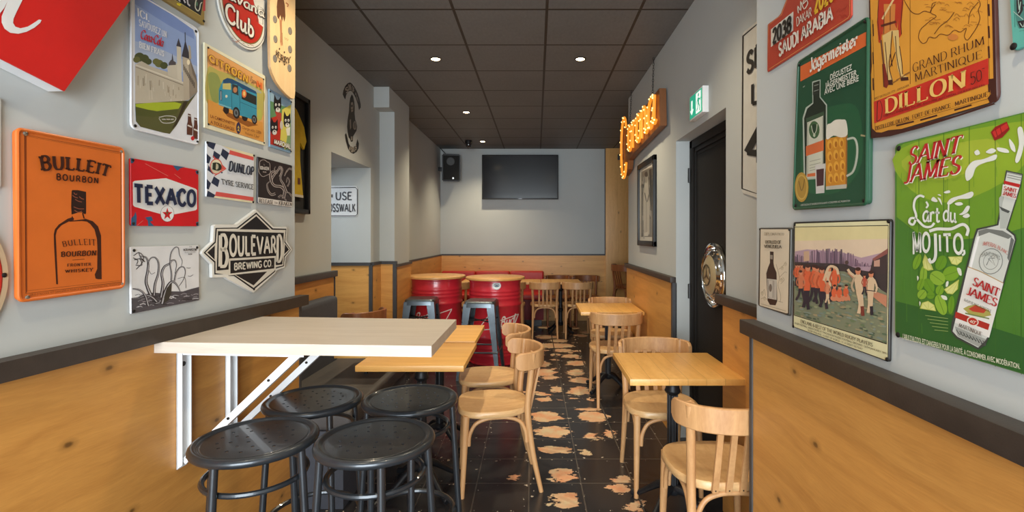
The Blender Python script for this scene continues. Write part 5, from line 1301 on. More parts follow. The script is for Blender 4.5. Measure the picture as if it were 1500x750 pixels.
A.poly([(82, 402), (212, 462), (160, 662), (34, 606)], (238, 236, 230)).line([(82, 402), (130, 420), (212, 462)], 3, (190, 150, 90))
A.poly([(38, 566), (162, 612), (156, 634), (34, 588)], (180, 50, 42)).oval(100, 602, 22, 16, (236, 226, 210), 20).oval(100, 602, 18, 13, (196, 50, 40), 20)
A.poly([(64, 555), (84, 545), (110, 540), (160, 562), (168, 580), (130, 588), (90, 578)], (180, 170, 90)).poly([(84, 556), (110, 542), (150, 560), (140, 572), (100, 566)], (196, 70, 50)).line([(72, 572), (160, 592)], 5, (120, 140, 80))
A.oval(166, 382, 44, 48, (130, 134, 130), 15).oval(166, 382, 41, 45, GW, 15).oval(166, 382, 28, 31, (140, 144, 140), 15).oval(166, 382, 26, 29, GW, 15).line([(150, 396), (166, 362), (182, 398), (156, 372), (180, 370)], 3, (110, 114, 110))
X = s.txt.T(1.786, 1290, 150); RJ = (190, 40, 44); WS = (240, 236, 220)
for (d, c) in ((2.2, WS), (0, RJ)):
    X.text('SAINT', [(76 + d, 118 + d), (212 + d, 86 + d), (206 + d, 130 + d), (72 + d, 164 + d)], c, 'serif', thick=.2, thin=.07, shear=.12, gap=.14)
    X.text('JAMES', [(64 + d, 166 + d), (212 + d, 138 + d), (206 + d, 184 + d), (60 + d, 212 + d)], c, 'serif', thick=.2, thin=.07, shear=.12, gap=.14)
X.text("L'ABUS D'ALCOOL EST DANGEREUX POUR LA SANTÉ, A CONSOMMER AVEC MODÉRATION.", [(58, 605), (364, 684), (365, 698), (58, 619)], (226, 226, 200), 'sans', 0.01)
X.T(3.0, 1310, 270)
X.line([(132, 56), (112, 50), (92, 66), (86, 100), (96, 140), (84, 176), (66, 168), (72, 150), (96, 152), (130, 184), (160, 186), (176, 170)], 10, SW, 4).line([(140, 76), (148, 92), (140, 104)], 8, SW, 3)
X.text('art', [(128, 86), (200, 96), (200, 166), (124, 164)], SW, 'brush', thick=.15, thin=.12).text('du', [(216, 84), (272, 96), (272, 168), (214, 160)], SW, 'brush', thick=.15, thin=.12)
X.text('MO', [(80, 210), (156, 216), (156, 292), (82, 308)], SW, 'heavy', thick=.22, thin=.18).text('ITO', [(196, 222), (300, 220), (302, 306), (198, 294)], SW, 'heavy', thick=.2, thin=.17, gap=.26)
X.line([(180, 216), (182, 300), (176, 332), (160, 342), (152, 326)], 13, SW, 4).line([(154, 206), (190, 196), (250, 196), (300, 176), (324, 196), (318, 226)], 13, SW, 4).line([(306, 288), (308, 304), (298, 312)], 9, SW, 3)
for k in range(5): X.line([(136 + k * 10, 576 + k * 16), (236, 590 + k * 14)], 2.5, (150, 176, 100))
X.T(2.5, 1385, 230)
X.text('SAINT', [(108, 440), (200, 484), (192, 512), (98, 468)], RJ, 'serif', thick=.2, thin=.08, gap=.1).text('JAMES', [(84, 474), (192, 520), (184, 548), (76, 502)], RJ, 'serif', thick=.2, thin=.08, gap=.1)
X.text('SAINT', [(216, 106), (262, 118), (260, 132), (213, 120)], RJ, 'serif', thick=.22, thin=.1, gap=.1).text('JAMES', [(212, 124), (260, 136), (257, 150), (208, 138)], RJ, 'serif', thick=.22, thin=.1, gap=.1)
X.text('IMPERIAL BLANC', [(140, 310), (228, 346), (226, 358), (136, 324)], (200, 90, 80), 'serif', arc=.6).text('RHUM BLANC AGRICOLE', [(70, 518), (168, 560), (166, 570), (68, 528)], (70, 60, 50), 'sans').text('MARTINIQUE', [(52, 608), (134, 642), (132, 656), (48, 622)], (90, 60, 50), 'serif').text('40°', [(90, 596), (112, 602), (110, 612), (88, 606)], (240, 230, 210), 'round').text('SAINT JAMES', [(134, 352), (200, 364), (200, 378), (132, 366)], (120, 124, 120), 'sans', arc=.7)
s.screws([(1, 1)]) if False else None
s.T(1.786, 1290, 150).screws([(48, 120), (46, 608)], r=0.006).done()

# small rum sign
s = Sign('small cream tin sign with one dark bottle, beside the wall end', 'sign', WALL_R, [(1112.4, 333.7), (1158.8, 333.2), (1156.3, 463.3), (1110.4, 447.8)], (70, 66, 58), rad=0.008).T(5.17, 1105, 325)
A = s.art
A.poly([(48, 56), (266, 56), (254, 696), (40, 632)], (222, 206, 180))
for q in ([(165, 320), (190, 420), (180, 480), (200, 560), (195, 610)], [(185, 360), (220, 330), (240, 300)], [(190, 420), (230, 380), (245, 385)], [(200, 470), (225, 440), (215, 420)], [(60, 560), (75, 510), (85, 560)], [(50, 585), (80, 570), (95, 590)], [(180, 600), (215, 610)]): A.line(q, 3, (150, 136, 112), 4)
for x, y in ((60, 540), (78, 580), (210, 350), (235, 320), (205, 440)): A.oval(x, y, 12, 16, (204, 188, 160)).line([(x - 8, y), (x, y - 12), (x + 8, y)], 2, (150, 136, 112), 3)
A.poly([(118, 224), (146, 226), (145, 310), (150, 340), (168, 384), (174, 600), (160, 632), (118, 628), (100, 596), (90, 390), (104, 345), (118, 310)], (58, 42, 36)).poly([(120, 250), (140, 252), (138, 285), (120, 280)], (150, 140, 126)).poly([(96, 430), (170, 438), (168, 592), (102, 578)], (196, 188, 174)).line([(104, 440), (142, 444), (140, 576), (108, 570)], 3, (90, 80, 72), closed=True).oval(122, 500, 12, 30, (120, 108, 96)).line([(150, 445), (150, 584)], 2, (120, 108, 96))
s.txt.text('DIPLOMÁTICO', [(76, 80), (224, 84), (224, 102), (76, 102)], (150, 138, 116), 'serif').text('DISTILLED OF', [(84, 142), (200, 142), (200, 166), (84, 162)], (90, 80, 66), 'slab', gap=.08).text('VENEZUELA', [(76, 174), (204, 178), (204, 200), (76, 196)], (90, 80, 66), 'slab', gap=.08)
s.txt.line([(50, 620), (240, 676)], 3, (160, 146, 120))
s.screws([(266, 60), (256, 700), (44, 56)], r=0.004).done()

# rugby print
s = Sign('cream bordered tin print of a vintage rugby match', 'sign', WALL_R, [(1162, 325.3), (1304.7, 320.7), (1301.7, 530.9), (1160.6, 478.7)], (36, 32, 30), rad=0.008).T(3.26, 1090, 310)
A = s.art
A.poly([(241, 58), (694, 43), (685, 712), (237, 549)], (228, 222, 178)).poly([(241, 72), (690, 64), (681, 634), (238, 496)], (40, 34, 32))
A.poly([(243, 75), (687, 68), (679, 628), (240, 493)], (232, 208, 180))
A.poly([(243, 75), (687, 68), (686, 130), (243, 140)], (228, 214, 160)).poly([(243, 190), (300, 180), (450, 190), (560, 220), (684, 190), (680, 320), (242, 300)], (186, 156, 170), 0)
for k in range(70):
    x = 245 + k * 6.2; b = 215 - 30 * math.sin(k * .06) + random.uniform(-12, 12); A.line([(x, 262), (x + random.uniform(-4, 4), b + 30 * (k > 45))], random.uniform(4, 8), random.choice([(116, 92, 112), (140, 110, 128), (92, 76, 92), (150, 124, 140)]))
A.poly([(285, 190), (310, 188), (312, 235), (284, 238)], (206, 170, 140)).poly([(240, 240), (480, 250), (560, 280), (685, 300), (681, 400), (640, 360), (500, 300), (240, 270)], (66, 58, 60))
A.poly([(615, 225), (684, 178), (684, 300), (600, 290)], (70, 58, 60)).poly([(612, 226), (686, 176), (686, 200), (620, 236)], (150, 90, 84)).poly([(620, 236), (648, 228), (648, 262), (620, 262)], (206, 160, 140))
A.poly([(240, 272), (480, 286), (600, 340), (681, 390), (679, 628), (240, 494)], (132, 138, 112))
for k in range(260):
    x = random.uniform(244, 674); y0 = 300 + max(0, x - 480) * .45; y1 = 490 + (x - 240) * .31; y = random.uniform(y0, y1)
    A.oval(x, y, random.uniform(5, 17), random.uniform(2, 6), random.choice([(120, 142, 120), (112, 130, 96), (150, 156, 122), (96, 116, 92), (140, 152, 140), (166, 152, 118), (84, 100, 84), (124, 140, 132)]), 15)
A.poly([(490, 290), (520, 296), (600, 370), (680, 440), (680, 458), (620, 410), (540, 340)], (206, 140, 110)).poly([(600, 372), (681, 400), (681, 440)], (206, 140, 110))
SK, OR, DN, WH2 = (220, 140, 104), (226, 104, 66), (50, 46, 58), (226, 196, 160)
def player(x, y, h, top, leg, lean=0.0, stride=.2, arms=True, sock=None):
    """x, y: feet; h: height in px"""
    hx = x + lean * h
    A.line([(x + stride * h * .5, y), (x + stride * .3 * h, y - h * .22), (hx * .4 + x * .6 + h * .03, y - h * .45)], h * .07, leg, 3).line([(x - stride * h * .6, y - h * .05), (x - stride * .2 * h, y - h * .24), (hx * .4 + x * .6 - h * .03, y - h * .45)], h * .07, leg, 3)
    if sock: A.line([(x + stride * h * .5, y), (x + stride * .3 * h, y - h * .2)], h * .07, sock)
    A.poly([(x - h * .065 + lean * h * .4, y - h * .42), (x + h * .065 + lean * h * .4, y - h * .42), (hx + h * .085, y - h * .80), (hx + h * .04, y - h * .86), (hx - h * .045, y - h * .86), (hx - h * .085, y - h * .80)], top)
    if arms: A.line([(hx + h * .07, y - h * .8), (hx + h * .13, y - h * .62), (hx + h * .09, y - h * .5)], h * .045, top, 3).line([(hx - h * .07, y - h * .8), (hx - h * .13, y - h * .62), (hx - h * .08, y - h * .5)], h * .045, tuple(c_ * .86 for c_ in top), 3)
    A.oval(hx, y - h * .92, h * .055, h * .075, SK).oval(hx, y - h * .965, h * .055, h * .04, (70, 44, 40))
for x in (250, 262, 275, 300): player(x, 360, 110, random.choice([OR, (206, 120, 84)]), DN, 0, .1)
player(296, 468, 216, OR, DN, .04, .1); player(270, 430, 150, (214, 126, 90), DN, 0, .25)
player(330, 440, 186, OR, DN, .03, .2); player(352, 440, 180, (224, 120, 80), DN, -.02, .2); player(380, 465, 200, OR, DN, -.04, .15); player(402, 430, 170, WH2, DN, .03, .15); player(398, 440, 110, SK, WH2, 0, .15); player(430, 430, 176, OR, DN, .02, .2)
A.line([(380, 330), (405, 265), (440, 270), (450, 300)], 12, WH2, 4)
for x, y in ((430, 425), (455, 428), (486, 424)): A.oval(x, y - 12, 18, 14, SK).oval(x, y - 38, 13, 22, OR).oval(x + 2, y - 66, 8, 10, SK).oval(x + 2, y - 72, 8, 5, (70, 44, 40)).line([(x + 8, y - 30), (x + 18, y - 6), (x + 14, y)], 7, SK, 3)
player(558, 498, 232, WH2, WH2, -.06, .08, sock=(130, 60, 50)); A.line([(530, 310), (505, 290), (495, 275)], 12, WH2, 3)
player(602, 494, 212, WH2, WH2, .02, .08, sock=DN); A.line([(580, 375), (628, 380)], 4, DN); A.oval(490, 243, 9, 10, (90, 70, 66))
player(575, 400, 100, (190, 90, 70), DN)
DB2 = (60, 50, 44)
s.txt.text('ENGLAND & BEST OF THE WORLD RUGBY PLAYERS', [(270, 515), (614, 628), (613, 645), (270, 531)], DB2, 'bookface', thick=.18, thin=.07).text('RUGBY FOOTBALL UNION PLAYED AT TWICKENHAM RUGBY FOOTBALL GROUND - 26TH JANUARY 1895', [(242, 527), (680, 674), (680, 683), (242, 536)], DB2, 'sans').text('RUGBY ENGLAND - 10. REST OF WORLD - 11. A GREAT VICTORY', [(305, 562), (566, 652), (566, 661), (305, 571)], DB2, 'sans')
s.screws([(243, 62), (692, 46), (684, 706), (236, 548)]).done()

# speed limit plate on the main right wall, partly behind the wall end
s = Sign('white road sign with black speed limit lettering, partly behind the wall end', 'sign', WALL_RM, [(1087, 48.5), (1172, -22), (1172, 313), (1085.5, 282)], (220, 218, 210), d=0.004, rad=0.03).T(2.875, 1080, 30)
A = s.art
A.line([(24, 66), (258, -130), (258, 790), (20, 708)], 7, (50, 46, 44), closed=True)
BKK = (46, 44, 42)
s.txt.text('SPEED', [(40, 142), (240, -20), (240, 92), (40, 224)], BKK, 'heavy').text('LIMIT', [(60, 270), (240, 180), (240, 300), (60, 352)], BKK, 'heavy').text('40', [(38, 470), (240, 400), (240, 640), (38, 588)], BKK, 'heavy')
s.done()

# pedestrian plate in the passage
s = Sign('white pedestrian road sign with black border inside the side passage', 'sign', WALL_N, [(467, 272.3), (523.8, 272.3), (523.8, 317.7), (467, 317.7)], (232, 234, 236), d=0.004, rad=0.03).T(3.125, 420, 80)
s.art.line(smooth2([(154, 610), (315, 608), (323, 618), (323, 730), (315, 738), (154, 738), (148, 730), (148, 618)], 1), 4, (60, 60, 64), closed=True)
s.txt.text('USE', [(224, 630), (298, 630), (298, 664), (224, 664)], (60, 60, 66), 'heavy', thick=.19, thin=.17).text('CROSSWALK', [(158, 684), (314, 684), (314, 718), (158, 718)], (60, 60, 66), 'heavy', thick=.22, thin=.19, gap=.2).poly([(176, 640), (210, 640), (210, 654), (176, 654)], (60, 60, 66))
s.done()

# biker style wall decal (plain lettered patch with a generic hooded figure)
dz = thing('wall_decal', 'black curved wall decal above the passage opening', 'decal', tuple(WALL_LM.at(515, 172)), world=True)
a_ = Art(WALL_LM, 0.0005).T(12.5, 498, 115)
DC, DG = (40, 36, 34), (150, 140, 128)
a_.poly([(50, 290), (62, 220), (95, 140), (140, 90), (180, 72), (215, 90), (270, 160), (320, 260), (355, 360), (380, 470), (382, 530), (348, 580), (330, 480), (290, 360), (250, 280), (215, 232), (185, 225), (150, 245), (115, 300), (98, 385), (75, 350)], DC)
a_.poly([(185, 360), (215, 290), (240, 320), (262, 420), (270, 520), (268, 640), (280, 760), (300, 800), (316, 880), (300, 960), (270, 1010), (240, 1060), (236, 1150), (200, 1160), (186, 1110), (160, 1080), (140, 980), (130, 880), (140, 760), (165, 600), (172, 460)], DC)
a_.poly([(200, 440), (236, 430), (246, 500), (240, 600), (208, 620), (196, 540)], DG).oval(225, 500, 10, 22, DC).oval(210, 505, 7, 18, DC).line([(206, 570), (240, 560)], 8, DC).oval(272, 860, 34, 80, DG).oval(272, 860, 24, 60, (110, 102, 94)).poly([(178, 760), (200, 740), (206, 900), (184, 940)], DG).poly([(196, 1060), (230, 1060), (228, 1130), (204, 1136)], DG)
a_.poly([(88, 1030), (112, 1000), (140, 1090), (160, 1190), (190, 1240), (240, 1262), (285, 1230), (305, 1170), (318, 1110), (348, 1190), (340, 1280), (310, 1340), (250, 1378), (200, 1360), (150, 1290), (110, 1160)], DC)
a_.build('emblem', dz)
t_ = Art(WALL_LM, 0.0012).T(12.5, 498, 115)
for ch_, q in (('S', ((96, 180), (140, 150), (150, 240), (112, 270))), ('O', ((146, 120), (168, 108), (176, 205), (154, 215))), ('N', ((172, 105), (190, 100), (196, 205), (180, 210))), ('S', ((194, 105), (206, 115), (208, 215), (198, 210))), ('O', ((222, 130), (238, 150), (240, 240), (224, 225))), ('F', ((244, 160), (262, 190), (262, 270), (246, 250))), ('A', ((280, 240), (300, 270), (308, 340), (284, 300))), ('N', ((300, 300), (322, 340), (332, 430), (308, 370)))):
    t_.text(ch_, list(q), (196, 186, 172), 'heavy')
for ch_, q in (('F', ((175, 1250), (195, 1260), (196, 1330), (172, 1310))), ('O', ((202, 1262), (222, 1268), (224, 1350), (202, 1340))), ('R', ((230, 1266), (250, 1262), (252, 1345), (230, 1350))), ('U', ((258, 1256), (276, 1246), (278, 1320), (260, 1335))), ('S', ((282, 1236), (298, 1216), (304, 1280), (286, 1310)))):
    t_.text(ch_, list(q), (196, 186, 172), 'heavy')
t_.build('lettering', dz)

# framed yellow jersey
FR = WALL_LM
jf = thing('framed_jersey', 'yellow sports jersey in a black frame on the left wall behind the skateboard', 'framed jersey', (-1.58, 3.08, 1.94), world=True)
y0, y1, z0, z1 = 2.72, 3.43, 1.55, 2.33
m = MB()
for (a, b) in (((y0, z0), (y1, z0 + .03)), ((y0, z1 - .03), (y1, z1)), ((y0, z0), (y0 + .03, z1)), ((y1 - .03, z0), (y1, z1))): m.box((-1.58, a[0], a[1]), (-1.545, b[0], b[1]), BLACK, 0.003)
m.build('frame', jf)
MB().box((-1.578, y0 + .03, z0 + .03), (-1.57, y1 - .03, z1 - .03), plain('jersey_backing', (30, 32, 34), 0.8)).build('backing', jf)
YJ = plain('jersey_yellow', (206, 176, 40), 0.85, 0, 0.12, 18, 0.2)
P = [(3.28, 1.66), (3.345, 1.67), (3.305, 1.9), (3.305, 2.02), (3.36, 1.98), (3.395, 2.04), (3.36, 2.13), (3.26, 2.22), (3.17, 2.25), (3.08, 2.21), (2.99, 2.25), (2.91, 2.22), (2.82, 2.13), (2.78, 2.04), (2.82, 1.98), (2.90, 2.02), (2.90, 1.9), (2.87, 1.67)]
MB().prism([(-1.569, y, z) for y, z in P], (0.012, 0, 0), YJ).build('jersey', jf)
m = MB(); m.prism([(-1.556, 2.87, 1.655), (-1.556, 3.345, 1.655), (-1.556, 3.343, 1.672), (-1.556, 2.871, 1.672)], (0.0015, 0, 0), ink((226, 222, 210))); m.prism([(-1.556, 3.27, 1.74), (-1.556, 3.30, 1.74), (-1.556, 3.30, 1.78), (-1.556, 3.27, 1.78)], (0.002, 0, 0), ink((120, 70, 50))); m.build('badge', jf)

# framed photograph on the right wall
fp = thing('framed_photo', 'black framed black-and-white photograph on the right wall below the neon sign', 'framed picture', (0.97, 4.38, 1.69), world=True)
y0, y1, z0, z1 = 4.045, 4.70, 1.315, 2.06
m = MB()
for (a, b) in (((y0, z0), (y1, z0 + .045)), ((y0, z1 - .045), (y1, z1)), ((y0, z0), (y0 + .045, z1)), ((y1 - .045, z0), (y1, z1))): m.box((0.942, a[0], a[1]), (0.97, b[0], b[1]), BLACK, 0.004)
m.build('frame', fp)
MB().box((0.958, y0 + .045, z0 + .045), (0.968, y1 - .045, z1 - .045), ink((206, 200, 188))).build('mount', fp)
ph = Plane((0.958, 0, 0), (-1, 0, 0))
a_ = Art(ph, 0.0).T(4.42, 920, 210)
a_.poly([(86, 184), (155, 150), (155, 606), (84, 606)], (120, 116, 108))
for k in range(50):
    x = random.uniform(88, 150); y = random.uniform(190, 590); g_ = random.choice([70, 90, 150, 170, 110]); a_.line([(x, y), (x + random.uniform(-2, 4), y + random.uniform(15, 50))], random.uniform(3, 8), (g_, g_ - 4, g_ - 10))
a_.poly([(100, 330), (108, 260), (118, 190), (128, 220), (132, 300), (140, 380), (138, 590), (104, 590), (98, 450)], (186, 180, 168)).oval(117, 225, 9, 34, (150, 144, 134)).oval(117, 200, 10, 18, (60, 56, 52)).line([(108, 320), (122, 380), (136, 330)], 6, (90, 86, 80), 3).line([(118, 380), (118, 590)], 3, (120, 116, 108)).poly([(136, 170), (155, 160), (155, 440), (146, 430), (142, 300)], (56, 54, 50)).poly([(104, 580), (132, 570), (130, 600), (104, 600)], (206, 200, 188))
a_.build('photograph', fp)

# ------------------------------------------------------------------ television, loudspeaker, small fittings
tv = thing('television', 'black flat television on the back wall', 'television', (-0.28, 8.3, 2.36), world=True)
m = MB(); m.box((-0.895, 8.215, 2.005), (0.355, 8.25, 2.735), BLACK, 0.006); m.build('case', tv)
MB().box((-0.878, 8.2125, 2.028), (0.338, 8.216, 2.718), plain('tv_screen', (20, 20, 24), 0.12, 0, 0.1, 2, spec=0.6)).build('screen', tv)
MB().box((-0.45, 8.25, 2.2), (-0.1, 8.33, 2.55), BLACK, 0.004).build('wall_mount', tv)
MB().box((-0.30, 8.2105, 2.012), (-0.24, 8.215, 2.018), plain('tv_badge', (150, 150, 156), 0.3, 0.6)).build('badge', tv)

lsp = thing('loudspeaker', 'black wall loudspeaker high in the back left corner', 'loudspeaker', (-1.44, 8.15, 2.5), world=True)
rotm = Matrix.Translation((-1.38, 8.12, 2.505)) @ Matrix.Rotation(math.radians(9), 4, 'Z') @ Matrix.Rotation(math.radians(6), 4, 'X')
m = MB(); b = bmesh.new(); bmesh.ops.create_cube(b, size=1.0)
for v in b.verts:
    k = 1.0 if v.co.y < 0 else 0.66
    v.co = Vector((v.co.x * 0.30 * k, v.co.y * 0.24, v.co.z * 0.44))
bmesh.ops.bevel(b, geom=list(b.edges), offset=0.018, segments=3, affect='EDGES'); m.bm(b, BLACK, False, rotm); m.build('cabinet', lsp)
m = MB(); m.box((-0.128, -0.126, -0.195), (0.128, -0.119, 0.195), plain('speaker_grille', (24, 25, 24), 0.7, 0.3, 0.3, 120, 0.4), 0.003, rotm); g_ = m.build('grille', lsp)
m = MB(); m.lathe([(0.014, 0.0), (0.014, 0.003), (0.0, 0.004)], plain('speaker_badge', (190, 190, 186), 0.3, 0.7), 16, (rotm @ Matrix.Rotation(math.pi / 2, 4, 'X')).to_3x3(), rotm @ Vector((0.03, -0.1262, -0.165))); m.build('badge', g_)
m = MB(); m.lathe([(0.06, 0.0), (0.064, 0.003), (0.05, 0.005), (0.0, 0.001)], plain('tweeter', (34, 35, 34), 0.5), 24, (rotm @ Matrix.Rotation(math.pi / 2, 4, 'X')).to_3x3(), rotm @ Vector((-0.01, -0.1262, 0.10))); m.build('tweeter', g_)
m = MB(); m.box((-1.60, 8.14, 2.46), (-1.52, 8.20, 2.52), BLACK, 0.004); m.tube([(-1.54, 8.17, 2.49), (-1.44, 8.19, 2.5)], 0.015, BLACK); m.build('bracket', lsp)
MB().tube(cr([(-1.46, 8.2, 2.72), (-1.52, 8.24, 2.78), (-1.585, 8.26, 2.85)], 5), 0.006, BLACK, 6).build('cable', lsp)

dc = thing('dome_camera', 'small black dome camera on the ceiling above the loudspeaker', 'camera', (-1.02, 7.6, H - 0.0), world=True)
MB().lathe([(0.052, 2.85), (0.055, 2.84), (0.055, 2.80), (0.045, 2.795)], BLACK, 24, None, (-1.03, 7.6, 0)).build('base', dc)
MB().lathe([(0.042, 2.797), (0.042, 2.775), (0.034, 2.755), (0.018, 2.742), (0.0, 2.739)], plain('smoked_dome', (40, 40, 44), 0.08, 0, 0.05, spec=0.8), 24, None, (-1.03, 7.6, 0)).build('dome', dc)

wb = thing('wall_box', 'small black box high on the tall pine board', 'box', (1.36, 8.27, 2.7), world=True)
MB().box((1.335, 8.23, 2.655), (1.425, 8.27, 2.745), BLACK, 0.004).build('case', wb)
MB().box((1.345, 8.228, 2.667), (1.415, 8.231, 2.733), plain('box_front', (50, 56, 56), 0.4)).build('front', wb)

# emergency exit box
ex = thing('exit_sign', 'lit green and white emergency exit box above the black door', 'exit sign', (0.95, 2.95, 2.18), world=True)
MB().box((0.935, 2.825, 2.10), (0.97, 3.07, 2.25), plain('exit_case', (232, 232, 232), 0.4), 0.004).build('case', ex)
ep = Plane((0.9345, 0, 0), (-1, 0, 0)); GR = glow('exit_green', (40, 176, 140), 0.55); WG = glow('exit_white', (235, 244, 240), 0.8)
MB().add([(0.9345, 2.835, 2.108), (0.9345, 3.06, 2.108), (0.9345, 3.06, 2.242), (0.9345, 2.835, 2.242)], [[0, 1, 2, 3]], GR).build('panel', ex)
class YZ:       # u runs from far to near along the wall (left to right for someone facing it)
    n = Vector((-1, 0, 0)); p = Vector((0.934, 0, 0))
    def at(s, u, v, off=0.0): return Vector((0.934 - off, 3.06 - u, 2.108 + v))
a_ = Art(YZ(), 0.0)
a_.poly([(.03, .105), (.055, .105), (.055, .05), (.078, .05), (.042, .018), (.006, .05), (.03, .05)], WG).poly([(.118, .008), (.218, .008), (.218, .126), (.118, .126)], WG)
a_.oval(.165, .108, .011, .011, GR).poly([(.150, .094), (.178, .090), (.176, .055), (.155, .052)], GR).line([(.160, .06), (.150, .035), (.132, .022)], .012, GR).line([(.170, .058), (.186, .038), (.182, .014)], .012, GR).line([(.155, .088), (.136, .072), (.140, .058)], .009, GR).line([(.176, .086), (.196, .074), (.204, .086)], .009, GR)
a_.poly([(.206, .008), (.218, .008), (.218, .126), (.206, .126)], GR)
a_.build('pictogram', ex)

# chrome wheel cover on the door
wc = thing('wheel_cover', 'chrome car wheel cover mounted on the black door', 'wheel cover', (1.085, 3.03, 1.165), world=True)
rx = Matrix.Rotation(-math.pi / 2, 3, 'Y'); cen = Vector((1.08, 3.03, 1.165))
m = MB(); m.lathe([(0.196, 0.0), (0.199, 0.012), (0.194, 0.022), (0.182, 0.026), (0.170, 0.018), (0.150, 0.020), (0.135, 0.034), (0.122, 0.040), (0.116, 0.036)], CHROME, 64, rx, cen)
m.build('rim', wc)
for k in range(24):
    a = 2 * math.pi * k / 24; q = cen + Vector((-0.022, math.cos(a) * 0.158, math.sin(a) * 0.158)); w_ = Vector((0, -math.sin(a), math.cos(a)))
    MB().tube([q - w_ * 0.012, q + w_ * 0.012], [0.006, 0.006], CHROME, 8).build('slot', wc)
hub = MB().lathe([(0.118, 0.036), (0.10, 0.046), (0.07, 0.052), (0.0, 0.054)], plain('hub_paint', (186, 168, 130), 0.35, 0.3, 0.05), 48, rx, cen).build('hub', wc)
m = MB()
def hp(r_, a): return cen + Vector((-0.0555 - 0.0, math.cos(a) * r_, math.sin(a) * r_))
m.tube([hp(0.062, 2 * math.pi * k / 40) for k in range(40)], 0.004, plain('emblem_line', (96, 84, 66), 0.3, 0.5), 8, closed=True)
for k in range(3):
    a = math.pi / 2 + k * 2 * math.pi / 3; m.add([hp(0.061, a), hp(0.011, a + math.pi / 3), hp(0.0, 0) + Vector((-0.004, 0, 0)), hp(0.011, a - math.pi / 3)], [[0, 1, 2], [0, 2, 3]], plain('emblem_line', (96, 84, 66), 0.3, 0.5))
m.build('emblem', hub)

# amber bulb-lettered sign on chains
cs = thing('neon_sign', 'amber lit script letter sign hanging on chains from the ceiling by the right wall', 'neon sign', (0.92, 4.4, 2.35), world=True)
NE = glow('amber_glass', (226, 138, 40), 0.9); NH = glow('hot_amber', (255, 222, 140), 2.6)
CU = plain('copper_case', (150, 98, 62), 0.4, 0.6, 0.12, 8)
class Ltr:      # letter plane: u metres from the far end towards the viewer, v up, tilted up towards the near end
    pass
def lq(u, v, x=0.885): return Vector((x, 5.28 - u, 2.16 + v + u * 0.02))
boxpts = [(0.10, -0.14), (0.30, -0.10), (0.34, -0.02), (0.62, 0.0), (1.60, 0.02), (1.58, 0.30), (1.1, 0.30), (0.6, 0.28), (0.3, 0.34), (0.08, 0.40), (0.0, 0.2)]
MB().prism([lq(u, v, 0.905) for u, v in boxpts], (0.05, 0, 0), CU).build('case', cs)
def letter(strokes, sc, u0, v0):
    m = MB()
    for st in strokes:
        pts = st[1:] if st[0] in ('c', 'o') else st
        pts = smooth2(pts, 5, st[0] == 'o') if st[0] in ('c', 'o') else pts
        P = [lq(u0 + x * sc[0], v0 + y * sc[1]) for x, y in pts]
        m.tube(P, 0.013, NE, 8, closed=(st[0] == 'o'))
        for q in P[::3]: m.lathe([(0.0, -0.008), (0.008, 0.0), (0.0, 0.008)], NH, 8, None, q + Vector((-0.013, 0, 0)))
    return m.build('glowing_letter', cs)
letter(GL['C'][1], (0.42, 0.60), 0.02, -0.17)
u = 0.42
for c_, w_ in (('o', .20), ('r', .17), ('o', .20), ('n', .24), ('a', .24)):
    letter(GL[c_][1], (w_ / GL[c_][0], 0.40), u, 0.04); u += w_ + 0.015
for (q, tp_) in ((lq(1.25, 0.30, 0.93), (0.95, 4.07, 2.85)), (lq(0.28, 0.34, 0.93), (0.945, 5.0, 2.85))):
    tp_ = Vector(tp_); n_ = 16; m = MB()
    for k in range(n_):
        a, b = q.lerp(tp_, k / n_), q.lerp(tp_, (k + 1) / n_); d = (b - a); sd = Vector((1, 0, 0)) if k % 2 else Vector((0, 1, 0)); c_ = (a + b) / 2
        m.tube([c_ + d * 0.62 * math.cos(2 * math.pi * j / 8) + sd * 0.006 * math.sin(2 * math.pi * j / 8) for j in range(8)], 0.0022, IRON, 5, closed=True)
    m.build('chain', cs)

# drum lettering
def drum_art(dr, cxw, cyw):
    return Art(Drum(cxw, cyw, 0.288), 0.001), Art(Drum(cxw, cyw, 0.288), 0.0016)
WL = (238, 226, 220)
a_, t_ = drum_art(dr2, -0.468, 5.69)
a_.T(6.815, 670, 460)
a_.line([(200, 165), (300, 30), (380, 80), (480, 50), (610, 0), (570, 90)], 9, WL).line([(245, 160), (330, 152), (520, 142)], 9, WL).line([(610, 0), (560, 130)], 9, WL)
t_.T(6.815, 670, 460).text('B', [(430, 40), (475, 28), (480, 122), (432, 130)], WL, 'script', thick=.2, thin=.1).text('ud', [(474, 24), (572, -2), (576, 92), (480, 122)], WL, 'script', thick=.2, thin=.1)
OFF[dr2.name] = (-0.468, 5.69, 0.0)
lm = a_.build('bow_tie_logo', dr2); t_.build('lettering', lm)
a_, t_ = drum_art(dr1, -1.165, 5.86)
a_.T(7.5, 570, 385)
a_.line([(250, 580), (330, 600), (480, 580), (690, 508), (640, 600), (590, 680), (690, 760)], 9, WL)
t_.T(7.5, 570, 385).text('B', [(285, 560), (335, 548), (340, 640), (290, 650)], WL, 'script', thick=.2, thin=.1).text('ud', [(335, 548), (430, 530), (440, 620), (345, 640)], WL, 'script', thick=.2, thin=.1)
OFF[dr1.name] = (-1.165, 5.86, 0.0)
lm = a_.build('bow_tie_logo', dr1); t_.build('lettering', lm)
st_ = Art(Drum(-0.468, 5.69, 0.288), 0.003).T(8.333, 670, 385)
st_.oval(480, 278, 52, 50, (214, 222, 220), 0, 28).oval(480, 278, 46, 44, (236, 240, 238), 0, 28).oval(480, 276, 34, 22, (70, 92, 104)).line([(450, 280), (480, 262), (510, 278)], 8, (226, 226, 220), 3)
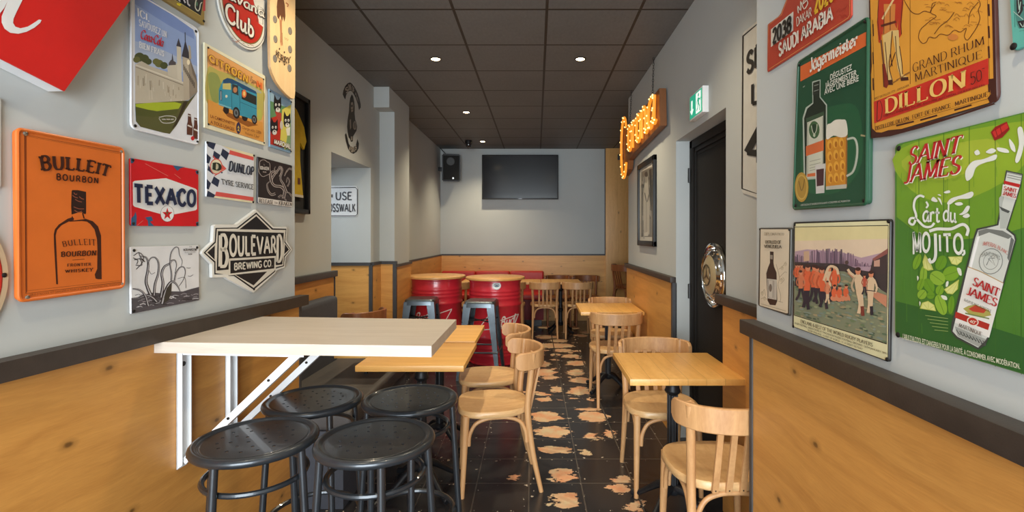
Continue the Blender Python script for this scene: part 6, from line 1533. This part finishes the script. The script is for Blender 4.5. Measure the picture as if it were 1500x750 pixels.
sk = st_.build('sticker', dr2); sk['label'] = 'round white sticker'

# ------------------------------------------------------------------ ceiling spots
gsp = 'recessed ceiling spots'
def spot(x, y, label, power=SPOT_POWER):
    t = thing('ceiling_spot', label, 'ceiling light', (x, y, H), gsp)
    MB().lathe([(0.047, 0.0), (0.047, -0.004), (0.036, -0.006), (0.034, 0.0)], plain('spot_ring', (70, 66, 60), 0.4, 0.6), 28).build('ring', t)
    MB().lathe([(0.034, -0.001), (0.034, -0.004), (0.0, -0.005)], glow('spot_lens', (255, 226, 176), 30.0), 24).build('bulb', t)
    l = bpy.data.lights.new('spot_lamp', 'SPOT'); l.energy = power; l.color = SPOT_COLOR; l.spot_size = math.radians(120); l.spot_blend = 1.0; l.shadow_soft_size = 0.035
    o = bpy.data.objects.new('spot_lamp', l); COL.objects.link(o); o.parent = t; o.location = (0, 0, -0.03)
    return t
spot(-0.825, 4.10, 'lit ceiling spot nearest on the left, above the passage')
spot(0.357, 4.10, 'lit ceiling spot on the right side of the ceiling')
spot(-0.82, 5.86, 'lit ceiling spot in the left row above the red drums')
spot(-0.824, 7.67, 'lit ceiling spot farthest back, near the dome camera')
for x, y in ((-0.825, 2.34), (0.357, 2.34), (-0.825, 0.58), (0.357, 0.58)):
    spot(x, y, 'lit ceiling spot in the front part of the room', FRONT_SPOT_POWER)

# unseen fill panel, added overhead to brighten the side passage wall
pl_ = thing('added_fill_panel', 'unseen cool white fill panel added to brighten the side passage wall', 'ceiling light', (-2.35, 4.2, 2.05))
MB().box((-0.16, -0.16, -0.012), (0.16, 0.16, 0.0), WHITE_METAL, 0.003).build('frame', pl_)
MB().box((-0.14, -0.14, -0.014), (0.14, 0.14, -0.012), glow('fill_panel_glow', (240, 246, 255), 4.0)).build('diffuser', pl_)
l = bpy.data.lights.new('added_fill_lamp', 'AREA'); l.size = 0.28; l.energy = 8.5; l.color = (0.82, 0.92, 1.0)
o = bpy.data.objects.new('added_fill_lamp', l); COL.objects.link(o); o.parent = pl_; o.location = (0, 0, -0.02)
